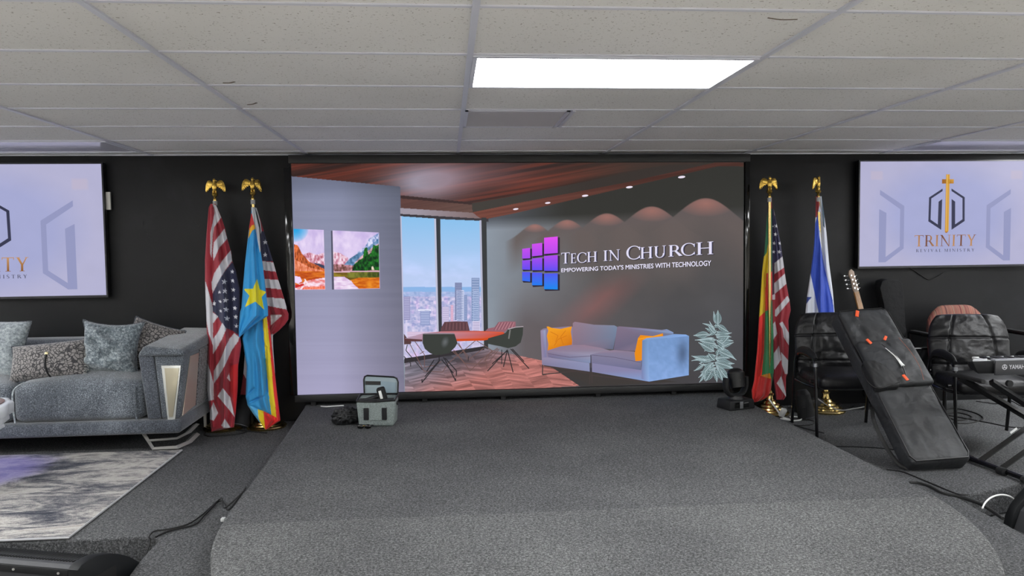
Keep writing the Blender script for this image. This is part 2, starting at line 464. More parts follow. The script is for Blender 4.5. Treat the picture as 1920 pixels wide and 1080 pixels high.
# ---------------------------------------------------------------- serif lettering (outlines drawn here)
TH, TN, SF = 0.135, 0.055, 0.035
def _slab(x, y, wd): return [(x-wd/2, y), (x+wd/2, y), (x+wd/2, y+SF), (x-wd/2, y+SF)]
def _bar(x0, y0, x1, y1, w0):
    return [(x0-w0/2, y0), (x0+w0/2, y0), (x1+w0/2, y1), (x1-w0/2, y1)]
def _arc(cx, cy, rx, ry, a0, a1, wmax, wmin, n=22):
    out = []; inn = []
    for k in range(n+1):
        a = R(a0+(a1-a0)*k/n)
        wv = wmin+(wmax-wmin)*abs(math.cos(a))
        out.append((cx+rx*math.cos(a), cy+ry*math.sin(a)))
        inn.append((cx+(rx-wv)*math.cos(a), cy+(ry-max(wmin, wv*0.45))*math.sin(a)))
    return [[out[k], out[k+1], inn[k+1], inn[k]] for k in range(n)]
def glyph(ch):
    P = []; w = 0.7
    if ch == 'T':
        w = .72; P = [_bar(.36, 0, .36, 1, TH), _slab(.36, 0, .32), [(.0, 1), (.72, 1), (.72, .95), (.0, .95)], [(0, 1), (.05, 1), (.03, .82), (0, .82)], [(.67, 1), (.72, 1), (.72, .82), (.69, .82)]]
    elif ch == 'E':
        w = .58; P = [_bar(.13, 0, .13, 1, TH), [(0, 0), (.56, 0), (.56, .05), (0, .05)], [(0, 1), (.54, 1), (.54, .95), (0, .95)], [(.13, .5), (.45, .5), (.45, .55), (.13, .55)], [(.58, .0), (.53, .0), (.54, .2), (.58, .2)], [(.55, 1), (.5, 1), (.51, .83), (.55, .83)], [(.42, .43), (.46, .43), (.46, .62), (.42, .62)]]
    elif ch == 'L':
        w = .56; P = [_bar(.13, 0, .13, 1, TH), [(0, 0), (.54, 0), (.54, .05), (0, .05)], [(.56, 0), (.51, 0), (.53, .2), (.56, .2)], _slab(.13, 1-SF, .28)]
    elif ch == 'C':
        w = .82; P = _arc(.5, .5, .5, .52, 42, 318, TH, TN) + [[(.83, .68), (.87, .68), (.87, .97), (.8, .86)], [(.8, .13), (.88, .06), (.87, .25), (.84, .3)]]
    elif ch == 'H':
        w = .86; P = [_bar(.15, 0, .15, 1, TH), _bar(.71, 0, .71, 1, TH), [(.15, .49), (.71, .49), (.71, .545), (.15, .545)]] + [_slab(x, y, .29) for x in (.15, .71) for y in (0, 1-SF)]
    elif ch == 'I':
        w = .3; P = [_bar(.15, 0, .15, 1, TH), _slab(.15, 0, .3), _slab(.15, 1-SF, .3)]
    elif ch == 'N':
        w = .88; P = [_bar(.15, 0, .15, 1, TN), _bar(.75, 0, .75, 1, TN), [(.02, 1), (.19, 1), (.78, 0), (.72, -.03)], _slab(.15, 0, .25), _slab(.75, 1-SF, .25), _slab(.08, 1-SF, .16)]
    elif ch == 'M':
        w = 1.02; P = [_bar(.12, 0, .16, 1, TN), _bar(.9, 0, .86, 1, TH), [(.12, 1), (.25, 1), (.53, .12), (.49, 0)], [(.83, 1), (.87, 1), (.52, 0), (.48, .05)], _slab(.12, 0, .22), _slab(.9, 0, .26), _slab(.1, 1-SF, .16), _slab(.92, 1-SF, .16)]
    elif ch == 'U':
        w = .84; P = [_bar(.15, .35, .15, 1, TH), _bar(.7, .35, .7, 1, TN), _slab(.15, 1-SF, .28), _slab(.7, 1-SF, .24)] + _arc(.405, .36, .325, .38, 180, 360, TH*.85, TN)
    elif ch == 'R':
        w = .76; P = [_bar(.15, 0, .15, 1, TH), _slab(.15, 0, .3), _slab(.12, 1-SF, .2), [(.15, 1), (.36, 1), (.36, .945), (.15, .945)], [(.15, .5), (.36, .5), (.36, .445), (.15, .445)], [(.34, .48), (.46, .5), (.82, .02), (.62, 0)]] + _arc(.33, .722, .27, .278, -90, 90, TH, TN)
    elif ch == 'Y':
        w = .76; P = [_bar(.38, 0, .38, .48, TH), _slab(.38, 0, .3), [(.05, 1), (.2, 1), (.445, .47), (.31, .47)], [(.62, 1), (.69, 1), (.43, .42), (.37, .48)], _slab(.12, 1-SF, .26), _slab(.65, 1-SF, .22)]
    elif ch == 'V':
        w = .8; P = [[(.06, 1), (.21, 1), (.47, .1), (.41, -.03)], [(.66, 1), (.73, 1), (.42, -.03), (.4, .1)], _slab(.13, 1-SF, .27), _slab(.69, 1-SF, .23)]
    elif ch == 'A':
        w = .82; P = [[(.1, 0), (.17, 0), (.43, .9), (.41, 1.02)], [(.59, 0), (.74, 0), (.43, 1.02), (.36, .9)], [(.24, .35), (.6, .35), (.6, .3), (.24, .3)], _slab(.12, 0, .23), _slab(.68, 0, .27)]
    elif ch == 'S':
        w = .54; P = _arc(.27, .74, .25, .27, 35, 270, TH*.9, TN) + _arc(.27, .26, .26, .27, -150, 90, TH*.9, TN) + [[(.2, .62), (.12, .55), (.36, .36), (.45, .45)]]
    return P, w

class Art:
    """flat coloured shapes layered on a lit display, in the display's own plane"""
    def __init__(s, mapf): s.v = []; s.f = []; s.c = []; s.map = mapf; s.k = 0
    def grid(s, X, Y, C):
        h, w_ = X.shape; b = len(s.v)
        pts = [s.map(X[j, i], Y[j, i], 0) for j in range(h) for i in range(w_)]
        s.v += pts; s.c += [tuple(q) for q in C.reshape(-1, 3)]
        s.f += [(b+j*w_+i, b+j*w_+i+1, b+(j+1)*w_+i+1, b+(j+1)*w_+i) for j in range(h-1) for i in range(w_-1)]
    def poly(s, pts, col, lay=None, cols=None):
        """col 0-255 rgb; cols: per-point colours"""
        if lay is None: s.k += 1; lay = s.k
        tris = None
        b = len(s.v)
        s.v += [s.map(p[0], p[1], lay) for p in pts]
        for i in range(len(pts)):
            c = cols[i] if cols else col
            s.c.append(tuple(lin(c)[:3]))
        if len(pts) <= 4 and len(pts) > 2 and _convex(pts):
            s.f.append(tuple(range(b, b+len(pts))))
        else:
            from mathutils.geometry import tessellate_polygon
            for t in tessellate_polygon([[Vector((p[0], p[1], 0)) for p in pts]]):
                s.f.append(tuple(b+q for q in t))
    def line(s, pts, wd, col, lay=None):
        if lay is None: s.k += 1; lay = s.k
        for a, b in zip(pts[:-1], pts[1:]):
            dx, dy = b[0]-a[0], b[1]-a[1]; L = math.hypot(dx, dy) or 1
            nx, ny = -dy/L*wd/2, dx/L*wd/2
            s.poly([(a[0]+nx, a[1]+ny), (b[0]+nx, b[1]+ny), (b[0]-nx, b[1]-ny), (a[0]-nx, a[1]-ny)], col, lay)
    def text(s, string, box4, colf, track=0.12, lay=None):
        """serif text fitted in quad box4 = bl, br, tr, tl"""
        if lay is None: s.k += 1; lay = s.k
        gl = []; x = 0
        for ch in string:
            if ch == ' ': x += 0.45; continue
            P, w_ = glyph(ch); gl.append((x, P)); x += w_+track
        tot = x-track
        def q(u, v):
            bl, br, tr, tl = box4
            return (bl[0]*(1-u)*(1-v)+br[0]*u*(1-v)+tr[0]*u*v+tl[0]*(1-u)*v, bl[1]*(1-u)*(1-v)+br[1]*u*(1-v)+tr[1]*u*v+tl[1]*(1-u)*v)
        for x0, P in gl:
            for pl in P:
                pts = [((a+x0)/tot, b) for a, b in pl]
                s.poly([q(u, v) for u, v in pts], None, lay, cols=[colf(u, v) for u, v in pts])
    def sans(s, string, box4, col, lay=None, weight=0.0):
        if lay is None: s.k += 1; lay = s.k
        V, Fc = sans_mesh(string, weight)
        bl, br, tr, tl = box4
        b = len(s.v)
        for u, v in V:
            p = (bl[0]*(1-u)*(1-v)+br[0]*u*(1-v)+tr[0]*u*v+tl[0]*(1-u)*v, bl[1]*(1-u)*(1-v)+br[1]*u*(1-v)+tr[1]*u*v+tl[1]*(1-u)*v)
            s.v.append(s.map(p[0], p[1], lay)); s.c.append(tuple(lin(col)[:3]))
        s.f += [tuple(b+i for i in f) for f in Fc]
    def build(s, name, mt, parent, world=True):
        me = bpy.data.meshes.new(name)
        me.from_pydata([tuple(v) for v in s.v], [], s.f)
        ca = me.color_attributes.new('Col', 'FLOAT_COLOR', 'POINT')
        arr = np.ones((len(s.v), 4), np.float32); arr[:, :3] = np.array(s.c, np.float32)
        ca.data.foreach_set('color', arr.ravel())
        me.update()
        return finish(name, me, mt, parent, world, smooth=False)
def _convex(p):
    sg = 0
    n = len(p)
    for i in range(n):
        a, b, c = p[i], p[(i+1) % n], p[(i+2) % n]
        z = (b[0]-a[0])*(c[1]-b[1])-(b[1]-a[1])*(c[0]-b[0])
        if abs(z) < 1e-9: continue
        if sg == 0: sg = 1 if z > 0 else -1
        elif (z > 0) != (sg > 0): return False
    return True
def sans_mesh(string, weight=0.0):
    cu = bpy.data.curves.new('lettering', 'FONT'); cu.body = string; cu.size = 1; cu.resolution_u = 3
    cu.offset = weight
    o = bpy.data.objects.new('lettering', cu); COL.objects.link(o)
    dg = bpy.context.evaluated_depsgraph_get()
    me = o.evaluated_get(dg).to_mesh()
    V = [(v.co.x, v.co.y) for v in me.vertices]; Fc = [tuple(p.vertices) for p in me.polygons]
    o.evaluated_get(dg).to_mesh_clear()
    bpy.data.objects.remove(o); bpy.data.curves.remove(cu)
    xs = [v[0] for v in V]; ys = [v[1] for v in V]
    x0, x1, y0, y1 = min(xs), max(xs), min(ys), max(ys)
    return [((a-x0)/(x1-x0), (b-y0)/(y1-y0)) for a, b in V], Fc
# ---------------------------------------------------------------- the led video wall
LY = 6.254
LX0, LX1, LZ0, LZ1 = -1.2244, 2.5022, EZ-1.173, EZ+0.6919
led = thing('video_wall', 'wide lit LED video wall standing at the back of the stage showing an office lounge', 'screen', (0.64, 6.3, SZ))
bm = new()
bx(bm, LX0-0.005, LX1+0.005, LY+0.002, WY-0.004, LZ0-0.005, LZ1+0.005)
obj('cabinet', bm, M_BLACK, led, True, smooth=False)
bm = new()
prof = []
bx(bm, LX0-0.02, LX1+0.02, LY-0.018, LY+0.06, LZ0-0.058, LZ0-0.003, 0.004)
bx(bm, LX0-0.02, LX1+0.055, LY-0.012, LY+0.06, LZ1+0.003, LZ1+0.068, 0.003)
obj('bezel', bm, mat('bezel_black', (20, 21, 22), 0.5), led, True)
bm = new()
bx(bm, LX0-0.06, LX0-0.004, LY-0.008, LY+0.05, LZ0-0.003, LZ1-0.03, 0.006, 3)
bx(bm, LX1+0.012, LX1+0.055, LY-0.008, LY+0.05, LZ0-0.003, LZ1+0.003, 0.006, 3)
obj('side_trim', bm, M_GLOSS, led, True)
bm = new()
for x in (-1.1, -0.2, 0.45, 1.25, 1.9, 2.4): bx(bm, x-0.02, x+0.02, LY-0.0, LY+0.05, SZ, LZ0-0.056)
obj('foot', bm, M_BLACK, led, True)

def led_map(px, py, lay):
    p = at_y(px, py, LY); p.x = min(max(p.x, LX0), LX1); p.z = min(max(p.z, LZ0), LZ1)
    p.y = LY-lay*0.00004; return p
A = Art(led_map)
NX, NZ = 960, 480
gx = np.linspace(LX0, LX1, NX); gz = np.linspace(LZ1, LZ0, NZ)
GXX, GZZ = np.meshgrid(gx, gz)
dx, dy, dz = GXX, LY, GZZ-EZ
dep = dx*_F.x+dy*_F.y+dz*_F.z
PXX = 960+FPX*(dx*_R.x+dy*_R.y+dz*_R.z)/dep
PYY = 540-FPX*(dx*_U.x+dy*_U.y+dz*_U.z)/dep
C = np.zeros(PXX.shape+(3,))
def put(mask, col):
    C[mask] = (np.broadcast_to(col, C.shape)[mask] if np.ndim(col) > 1 else np.array(col, float))
def lerp(a, b, t):
    t = np.clip(t, 0, 1)[..., None]
    return np.array(a, float)*(1-t)+np.array(b, float)*t
# dark right-hand wall
t = (PXX-912)/(1396-912)
wall = lerp((138, 148, 160), (88, 84, 84), t*2.3)
wall = wall*(1-np.clip((t-.35)*1.2, 0, 1)[..., None]) + lerp((84, 80, 80), (72, 71, 73), (t-.3)*2)*np.clip((t-.35)*1.2, 0, 1)[..., None]
sm = fbm(PXX/90, PYY/60, 3)
low = np.clip((PYY-520)/90, 0, 1)*np.clip((PXX-925)/60, 0, 1)
wall = wall*(1-low[..., None]*0.8) + lerp((98, 88, 90), (72, 72, 76), (PXX-1000)/250)*(low*0.8)[..., None]
pink = np.clip(1-np.abs((PXX-1130)+(PYY-560)*1.0)/60, 0, 1)*np.clip((PYY-500)/50, 0, 1)*np.clip((640-PYY)/60, 0, 1)
wall = wall + pink[..., None]*np.array((34, 4, 2))
wall += ((sm-.5)*14)[..., None]
# dark upper part above the light cones
up = PYY < 436-(PXX-912)*0.04
upper = lerp((80, 84, 92), (50, 50, 47), (PXX-930)/130)
put(np.ones_like(up), wall)
edge = np.clip((432-(PXX-912)*0.05-PYY)/22, 0, 1)[..., None]
C[:] = C*(1-edge)+upper*edge
for (cxp, cyp, s) in ((1003, 419, 24), (1063.5, 411, 29), (1138, 399, 35), (1222, 386, 42), (1323.5, 370.5, 50)):
    u = (PXX-cxp)/s; d = (PYY-cyp)/s
    prof = 1.5*(1-np.exp(-u*u*0.42))
    ins = np.clip((d-prof)*s/2.5, 0, 1)*np.clip(2.6-np.abs(u)*1.1, 0, 1)
    fade = np.clip(1.25-(d-prof)/2.4, 0, 1)
    colr = lerp((98, 88, 90), (100, 90, 88), d)
    hot = np.clip(1-np.hypot(u*0.85, (d-0.22)*1.9)*1.05, 0, 1)**0.8
    colr = colr*(1-hot[..., None])+np.array((162, 112, 104))*hot[..., None]
    m_ = (ins*fade*.92)[..., None]
    C[:] = C*(1-m_)+colr*m_
# wooden ceiling with stripes
ceil_low = np.interp(PXX, [546, 750, 751, 885, 960, 1396], [332, 350, 372, 383, 368, 292])
ang = (PYY-250)+(PXX-546)*0.17
st = fbm(PXX/260.0+3, ang/6.0, 11, 4)
st2 = fbm(PXX/160.0, ang/2.2, 21, 3)
wood = lerp((48, 34, 32), (112, 52, 40), (st-.30)*2.1)*(0.8+0.4*st2)[..., None]
wood = wood*(1-np.clip((PXX-980)/260, 0, .82))[..., None] + np.array((58, 52, 48))*np.clip((PXX-980)/260, 0, .82)[..., None]
haze = np.exp(-((PXX-800)/75)**2-((PYY-345)/34)**2)*.85 + .45*np.exp(-((PXX-880)/110)**2-((PYY-325)/28)**2)
wood = wood*(1-np.clip(haze, 0, .9)[..., None]) + lerp((164, 158, 176), (150, 118, 126), (PXX-770)/140)*np.clip(haze, 0, .9)[..., None]
put(PYY < ceil_low, wood)
# left soffit, window head, right soffit band
brn = lerp((92, 62, 58), (96, 72, 66), (PXX-751)/130)*(0.9+.25*st2)[..., None]
put((PXX > 750) & (PXX < 890) & inpoly(PXX, PYY, [(750, 366), (888, 381), (888, 399), (750, 390)]), brn)
put(inpoly(PXX, PYY, [(750, 366), (888, 380), (888, 384), (750, 372)]), (60, 44, 44))
put(inpoly(PXX, PYY, [(750, 390), (888, 399), (905, 404), (905, 412), (750, 402)]), lerp((158, 150, 162), (128, 108, 108), (PXX-780)/110))
put(inpoly(PXX, PYY, [(750, 401), (905, 410), (916, 408), (916, 416), (750, 406)]), (58, 54, 60))
put(inpoly(PXX, PYY, [(885, 381), (960, 368), (1100, 340), (1230, 312), (1396, 302), (1396, 306), (1352, 304), (1180, 343), (960, 385), (886, 398)]), lerp((64, 60, 56), (56, 50, 47), (PXX-900)/200))
put(inpoly(PXX, PYY, [(886, 398), (960, 383), (1180, 341), (1340, 305), (1396, 305), (1396, 312), (1345, 312), (1180, 350), (960, 401), (905, 412), (893, 404)]), lerp((112, 66, 56), (78, 48, 42), (PXX-900)/330)*(0.85+.3*st2)[..., None])
# left grey wall
lw = inpoly(PXX, PYY, [(540, 330), (750.5, 350), (751, 405), (759, 745), (540, 750)])
tt = np.clip((PYY-340)/400, 0, 1)
lwc = lerp((122, 128, 150), (160, 156, 184), tt*1.0)
lwc = lwc*(1-np.clip((PXX-640)/120, 0, 1)*0.22)[..., None]
top = np.clip((372-PYY)/30, 0, 1)*.14
lwc = lwc*(1-top)[..., None]
seam = fbm(PXX/400+8, PYY/7.0, 31, 3)
lwc = lwc+((seam-.5)*9)[..., None]
bl_ = np.exp(-((PXX-610)/70)**2)*10
lwc = lwc+bl_[..., None]*np.array((.8, .8, 1.2))
put(lw, lwc)
# floor of the office
fl = inpoly(PXX, PYY, [(759, 676), (905, 651), (922, 656), (1016, 676), (1090, 690), (1110, 722), (1010, 728), (759, 742)])
herr = fbm((PXX+PYY*2.2)/60, (PYY-PXX*0.12)/2.6, 41, 3)
herr2 = fbm((PXX-PYY*2.2)/60, (PYY+PXX*0.22)/2.6, 45, 3)
hh = np.where(((PXX-PYY*0.7)//38) % 2 == 0, herr, herr2)
fc = lerp((120, 116, 130), (172, 110, 104), (PXX-800)/150+(PYY-690)/60)
fc = lerp((150, 138, 150), (0, 0, 0), np.zeros_like(PXX))*(np.clip((800-PXX)/60, 0, 1)*.5)[..., None]+fc*(1-np.clip((800-PXX)/60, 0, 1)*.5)[..., None]
fc = fc*(0.62+.75*hh)[..., None]
shade = np.exp(-((PXX-850)/70)**2-((PYY-672)/15)**2)*.35
fc = fc*(1-shade)[..., None]
put(fl, fc)
fl2 = inpoly(PXX, PYY, [(1016, 676), (1392, 700), (1392, 722), (1090, 726)])
put(fl2 & (PYY > 690+(1180-PXX)*0.0), lerp((60, 57, 57), (72, 70, 74), (PXX-1100)/250))
ush = inpoly(PXX, PYY, [(1016, 682), (1120, 696), (1270, 716), (1110, 724), (1060, 700)])
put(ush, (62, 57, 55))
# window views
def pane(poly, x0, x1, ytop):
    mk = inpoly(PXX, PYY, poly)
    sky = lerp((138, 192, 236), (186, 205, 242), (PYY-ytop)/110)
    cl = fbm(PXX/50, PYY/22, 51)
    sky = sky+(np.clip(cl-.5, 0, 1)*60*np.clip((PYY-470)/40, 0, 1))[..., None]*np.array((1, .6, .8))
    sea = lerp((138, 180, 230), (150, 178, 222), (PYY-542)/20)
    city = fbm(PXX/5.0, PYY/3.0, 61, 3)
    blk = vnoise(np.floor(PXX/4.0)*1.7, np.floor(PYY/6.0)*2.3, 71)
    cc = lerp((128, 144, 196), (226, 216, 242), city*0.9+blk*0.6-.2)
    cc = cc*(1-.0*city[..., None])
    bt = np.clip((PYY-600)/60, 0, 1)[..., None]
    cc = cc*(1-bt*.55)+np.array((205, 196, 226))*bt*.55
    cc = cc + (np.clip(vnoise(PXX/9, PYY/9, 77)-.6, 0, 1)*60)[..., None]*np.array((1, .1, .4))
    v = np.where((PYY > 556)[..., None], cc, np.where((PYY > 538)[..., None], sea, sky))
    far = (PYY > 547) & (PYY <= 560)
    v[far] = v[far]*.5+.5*cc[far]
    put(mk, v)
pane([(752, 405.5), (817.5, 410), (823, 662), (758, 674)], 752, 818, 406)
pane([(826, 411), (901, 414), (907, 650), (829, 662)], 826, 902, 411)
A.grid(PXX, PYY, lin_np(C))
A.k = 5
# window frames
A.poly([(750.5, 405), (752.8, 405), (759, 674), (757, 675)], (190, 190, 215))
A.poly([(814, 410), (818, 410), (824, 662), (820, 663)], (190, 192, 214))
A.poly([(817.5, 408), (825, 409), (829.5, 662), (823.5, 663)], (52, 55, 62))
A.poly([(899, 413), (903, 413), (908, 650), (904, 651)], (182, 184, 206))
A.poly([(902.5, 408), (912, 408), (915.5, 655), (907.5, 652)], (54, 56, 58))
A.poly([(758, 672), (908, 649), (908, 656), (758, 681)], (50, 46, 50))
# towers in the view
def tower(x0, x1, y0, y1, c, ln, step=3.2):
    A.poly([(x0, y0), (x1, y0), (x1, y1), (x0, y1)], c, 20)
    y = y0+2
    while y < y1-1:
        A.poly([(x0+1, y), (x1-1, y), (x1-1, y+1.1), (x0+1, y+1.1)], ln, 21); y += step
tower(853, 866, 530, 600, (120, 130, 168), (150, 158, 196))
tower(884, 899, 521, 602, (130, 150, 190), (175, 190, 224), 5)
tower(856, 870, 544, 602, (205, 210, 238), (118, 138, 184))
tower(870, 876, 553, 600, (128, 146, 190), (160, 172, 210))
tower(887, 898, 542, 602, (176, 190, 224), (110, 132, 180), 4)
tower(757, 769, 556, 600, (150, 148, 190), (190, 188, 222))
tower(788, 806, 582, 610, (138, 150, 196), (196, 204, 236))
tower(784, 808, 580, 583, (232, 232, 250), (200, 200, 230), 9)
tower(886, 900, 602, 650, (216, 208, 234), (160, 150, 190), 3)
tower(762, 816, 622, 640, (208, 186, 214), (226, 206, 230), 4)
tower(760, 764, 605, 660, (214, 210, 238), (214, 210, 238))
tower(829, 842, 575, 618, (190, 180, 214), (214, 206, 234), 4)
tower(845, 850, 572, 610, (214, 172, 200), (224, 190, 214), 4)
A.k = 22
# the two landscape pictures on the left wall
def landscape(q, left):
    # q: tl tr br bl quad in photo px ; local painter
    n1, n2 = 90, 110
    U, V = np.meshgrid(np.linspace(0, 1, n1), np.linspace(0, 1, n2))
    X = (q[0][0]*(1-U)+q[1][0]*U)*(1-V)+(q[3][0]*(1-U)+q[2][0]*U)*V
    Y = (q[0][1]*(1-U)+q[1][1]*U)*(1-V)+(q[3][1]*(1-U)+q[2][1]*U)*V
    K = np.zeros(U.shape+(3,))
    n_ = fbm(U*6, V*6, 81)
    K[:] = lerp((196, 176, 226), (232, 216, 246), n_*1.6-.3)
    def P(poly, c):
        mk = inpoly(U, V, poly); K[mk] = (c[mk] if np.ndim(c) > 1 else c)
    det = fbm(U*26, V*22, 84)
    if left:
        s = np.clip(1-np.hypot(U/.5, V/.22), 0, 1)[..., None]; K[:] = K*(1-s**.6)+np.array((20, 160, 225))*s**.6
        P([(.3, .42), (.5, .38), (.75, .42), (1, .38), (1, .6), (.5, .6)], lerp((176, 84, 104), (250, 226, 244), det*2-.4))
        P([(0, .25), (.13, .27), (.25, .40), (.5, .54), (.8, .6), (1, .66), (1, .7), (0, .72)], lerp((120, 52, 24), (236, 120, 66), det*1.9-.35))
        P([(0, .5), (.2, .55), (.5, .63), (.9, .68), (1, .7), (0, .72)], lerp((206, 96, 56), (250, 164, 132), det*2-.4))
        P([(.6, .55), (.85, .57), (1, .6), (1, .66), (.85, .62)], (58, 66, 92))
        P([(0, .69), (1, .69), (1, 1), (0, 1)], lerp((176, 60, 16), (232, 132, 40), fbm(U*4, V*40, 86)*1.8-.4))
        P([(.5, .84), (1, .8), (1, 1), (0, 1), (0, .93)], lerp((228, 110, 110), (252, 230, 246), fbm(U*8, V*40, 87)*2-.4))
        P([(0, .77), (.18, .79), (.24, .86), (.1, .9), (0, .88)], (240, 214, 250))
        P([(.15, 1), (.34, .84), (.38, .86), (.22, 1)], (250, 226, 236)); P([(.3, .82), (.35, .82), (.5, .95), (.44, .95)], (250, 226, 236))
        P([(0, .92), (.3, .9), (.3, .93), (0, .97)], (205, 40, 40)); P([(.28, .96), (1, .94), (1, 1), (.2, 1)], lerp((232, 82, 60), (250, 150, 120), det*2-.4))
    else:
        P([(0, .36), (.15, .38), (.32, .46), (.32, .58), (0, .58)], lerp((190, 110, 136), (250, 232, 246), det*2-.4))
        P([(.2, .6), (.38, .46), (.6, .34), (.75, .2), (1, 0), (1, .3), (.5, .62)], lerp((60, 104, 140), (140, 170, 214), det*2-.5))
        P([(.5, .38), (.72, .24), (.78, .12), (1, 0), (1, .1), (.8, .24), (.6, .36)], lerp((70, 106, 170), (224, 224, 250), det*2.2-.5))
        P([(.45, .55), (.62, .42), (.9, .24), (.98, .2), (.98, .4), (.6, .56)], lerp((136, 110, 120), (236, 190, 200), det*2-.4))
        P([(0, .57), (.3, .58), (.5, .6), (1, .6), (1, .72), (0, .72)], lerp((96, 60, 50), (226, 160, 176), det*2-.5))
        tr = lerp((8, 40, 20), (40, 128, 40), det*2.2-.6)
        P([(.4, .68), (.44, .58), (.55, .5), (.64, .46), (.68, .28), (.74, .27), (.76, .4), (.82, .36), (.88, .22), (.94, .24), (1, .2), (1, .67), (.7, .68)], tr)
        P([(0, .69), (1, .68), (1, .71), (0, .72)], (222, 176, 196))
        wt = fbm(U*9, V*44, 88)
        P([(0, .71), (1, .70), (1, .86), (0, .86)], lerp((96, 70, 20), (160, 140, 44), wt*2-.5))
        P([(.3, .71), (1, .70), (1, .82), (.3, .80)], lerp((44, 60, 18), (130, 130, 50), fbm(U*14, V*8, 89)*2-.4))
        P([(.3, .86), (.55, .8), (1, .80), (1, 1), (.55, 1), (.4, .9)], lerp((196, 84, 10), (236, 148, 40), wt*2-.5))
        P([(0, .78), (.22, .78), (.38, .86), (.45, .94), (.52, 1), (0, 1)], lerp((214, 180, 220), (246, 232, 250), wt*2-.5))
        P([(.82, .62), (.86, .6), (.88, .66), (.83, .67)], (240, 220, 200))
    b = len(A.v)
    A.k += 1
    h, w_ = X.shape
    A.v += [A.map(X[j, i], Y[j, i], A.k) for j in range(h) for i in range(w_)]
    A.c += [tuple(c_) for c_ in lin_np(K).reshape(-1, 3)]
    A.f += [(b+j*w_+i, b+j*w_+i+1, b+(j+1)*w_+i+1, b+(j+1)*w_+i) for j in range(h-1) for i in range(w_-1)]
A.poly([(620.5, 433), (624, 432), (626.5, 543), (622.5, 543)], (84, 84, 104))
landscape([(550.5, 429), (607, 431), (610, 543), (553.5, 543.5)], True)
landscape([(623.5, 432), (710.5, 436), (712.5, 541), (626.5, 543)], False)
# down-lights
for (x, y, s) in ((967, 392, 5.2), (1027, 380.5, 5.2), (1097, 367, 6), (1180, 351, 6.4), (1278, 332, 6.8)):
    A.poly([(x+s*math.cos(a), y+s*.33*math.sin(a)-0.1*s*math.cos(a)) for a in [2*PI*k/14 for k in range(14)]], (236, 226, 240))
# meeting table group; local coordinates of an enlarged view (6.352 per px)
def q7(pts): return [(740+x/6.352, 580+y/6.352) for x, y in pts]
def L7(pts, w_, c): A.line(q7(pts), w_, c)
cop = (112, 84, 80)
A.poly(q7([(110, 290), (150, 345), (200, 390), (190, 415), (112, 418)]), (84, 60, 62))
A.poly(q7([(548, 262), (552, 225), (592, 150), (740, 142), (868, 146), (895, 262)]), (96, 64, 70))
for k in range(14): L7([(600+k*20, 160), (590+k*21, 245)], .7, (136, 92, 98) if k % 2 else (74, 50, 56))
A.poly(q7([(1075, 262), (1110, 228), (1190, 212), (1238, 150), (1330, 142), (1440, 146), (1440, 208), (1362, 222), (1300, 275)]), (150, 98, 110))
for k in range(12): L7([(1235+k*17, 155), (1180+k*19, 250-k*2)], .8, (198, 142, 150) if k % 2 else (120, 76, 88))
for pts in ([(240, 380), (355, 540), (355, 690)], [(180, 410), (350, 735), (570, 748)], [(355, 690), (480, 665), (560, 620)], [(350, 500), (300, 530)], [(570, 748), (640, 640), (960, 375)], [(700, 480), (820, 620), (895, 735)], [(895, 735), (1080, 560), (1225, 460)], [(690, 500), (760, 560), (830, 640)], [(980, 375), (1160, 490)], [(880, 600), (1060, 460)], [(760, 400), (880, 610)], [(740, 400), (885, 570)], [(820, 640), (1080, 660)], [(1160, 490), (1080, 590), (1100, 700)], [(1230, 470), (1060, 620)], [(1245, 470), (1130, 620)]):
    L7(pts, 1.3, cop)
for pts in ([(150, 420), (135, 490), (330, 720)], [(110, 560), (190, 640), (190, 680)], [(880, 560), (875, 615)], [(1275, 480), (1275, 650)]):
    L7(pts, 1.6, (54, 50, 54))
A.poly(q7([(112, 348), (330, 352), (330, 382), (180, 382), (112, 365)]), (92, 56, 58))
A.poly(q7([(120, 345), (330, 288), (550, 262), (900, 254), (1060, 258), (1290, 270), (1320, 290), (1160, 345), (1060, 362), (735, 372), (330, 360)]), None,
       cols=[(172, 152, 176), (186, 150, 170), (178, 110, 118), (150, 74, 76), (196, 76, 44), (214, 84, 44), (200, 70, 34), (214, 78, 24), (222, 84, 30), (206, 104, 78), (176, 130, 150)])
A.poly(q7([(735, 352), (1060, 345), (1160, 335), (1160, 348), (1060, 372), (735, 380)]), (206, 76, 30))
# front green chair
g = (56, 60, 56)
for pts in ([(530, 545), (530, 620), (325, 870)], [(540, 600), (360, 800)], [(580, 570), (600, 600), (725, 850)], [(600, 580), (735, 730), (735, 790)], [(470, 600), (380, 740)], [(560, 600), (700, 760)]):
    L7(pts, 1.9, (44, 42, 46))
L7([(325, 830), (325, 875)], 1.6, (34, 34, 36)); L7([(725, 820), (727, 853)], 1.6, (34, 34, 36))
A.poly(q7([(335, 290), (350, 284), (700, 284), (712, 290), (735, 360), (748, 400), (720, 450), (650, 520), (560, 540), (480, 545), (420, 520), (360, 470), (332, 400)]), g)
A.poly(q7([(328, 294), (360, 282), (700, 282), (712, 288), (712, 294), (340, 296)]), (140, 128, 140))
A.k += 1
for k in range(5):
    s = 1-k*.18; A.poly(q7([(600+52*s*math.cos(a)-14*s*math.sin(a), 390+75*s*math.sin(a)) for a in [2*PI*i/16 for i in range(16)]]), (60+k*9, 64+k*9, 62+k*10))
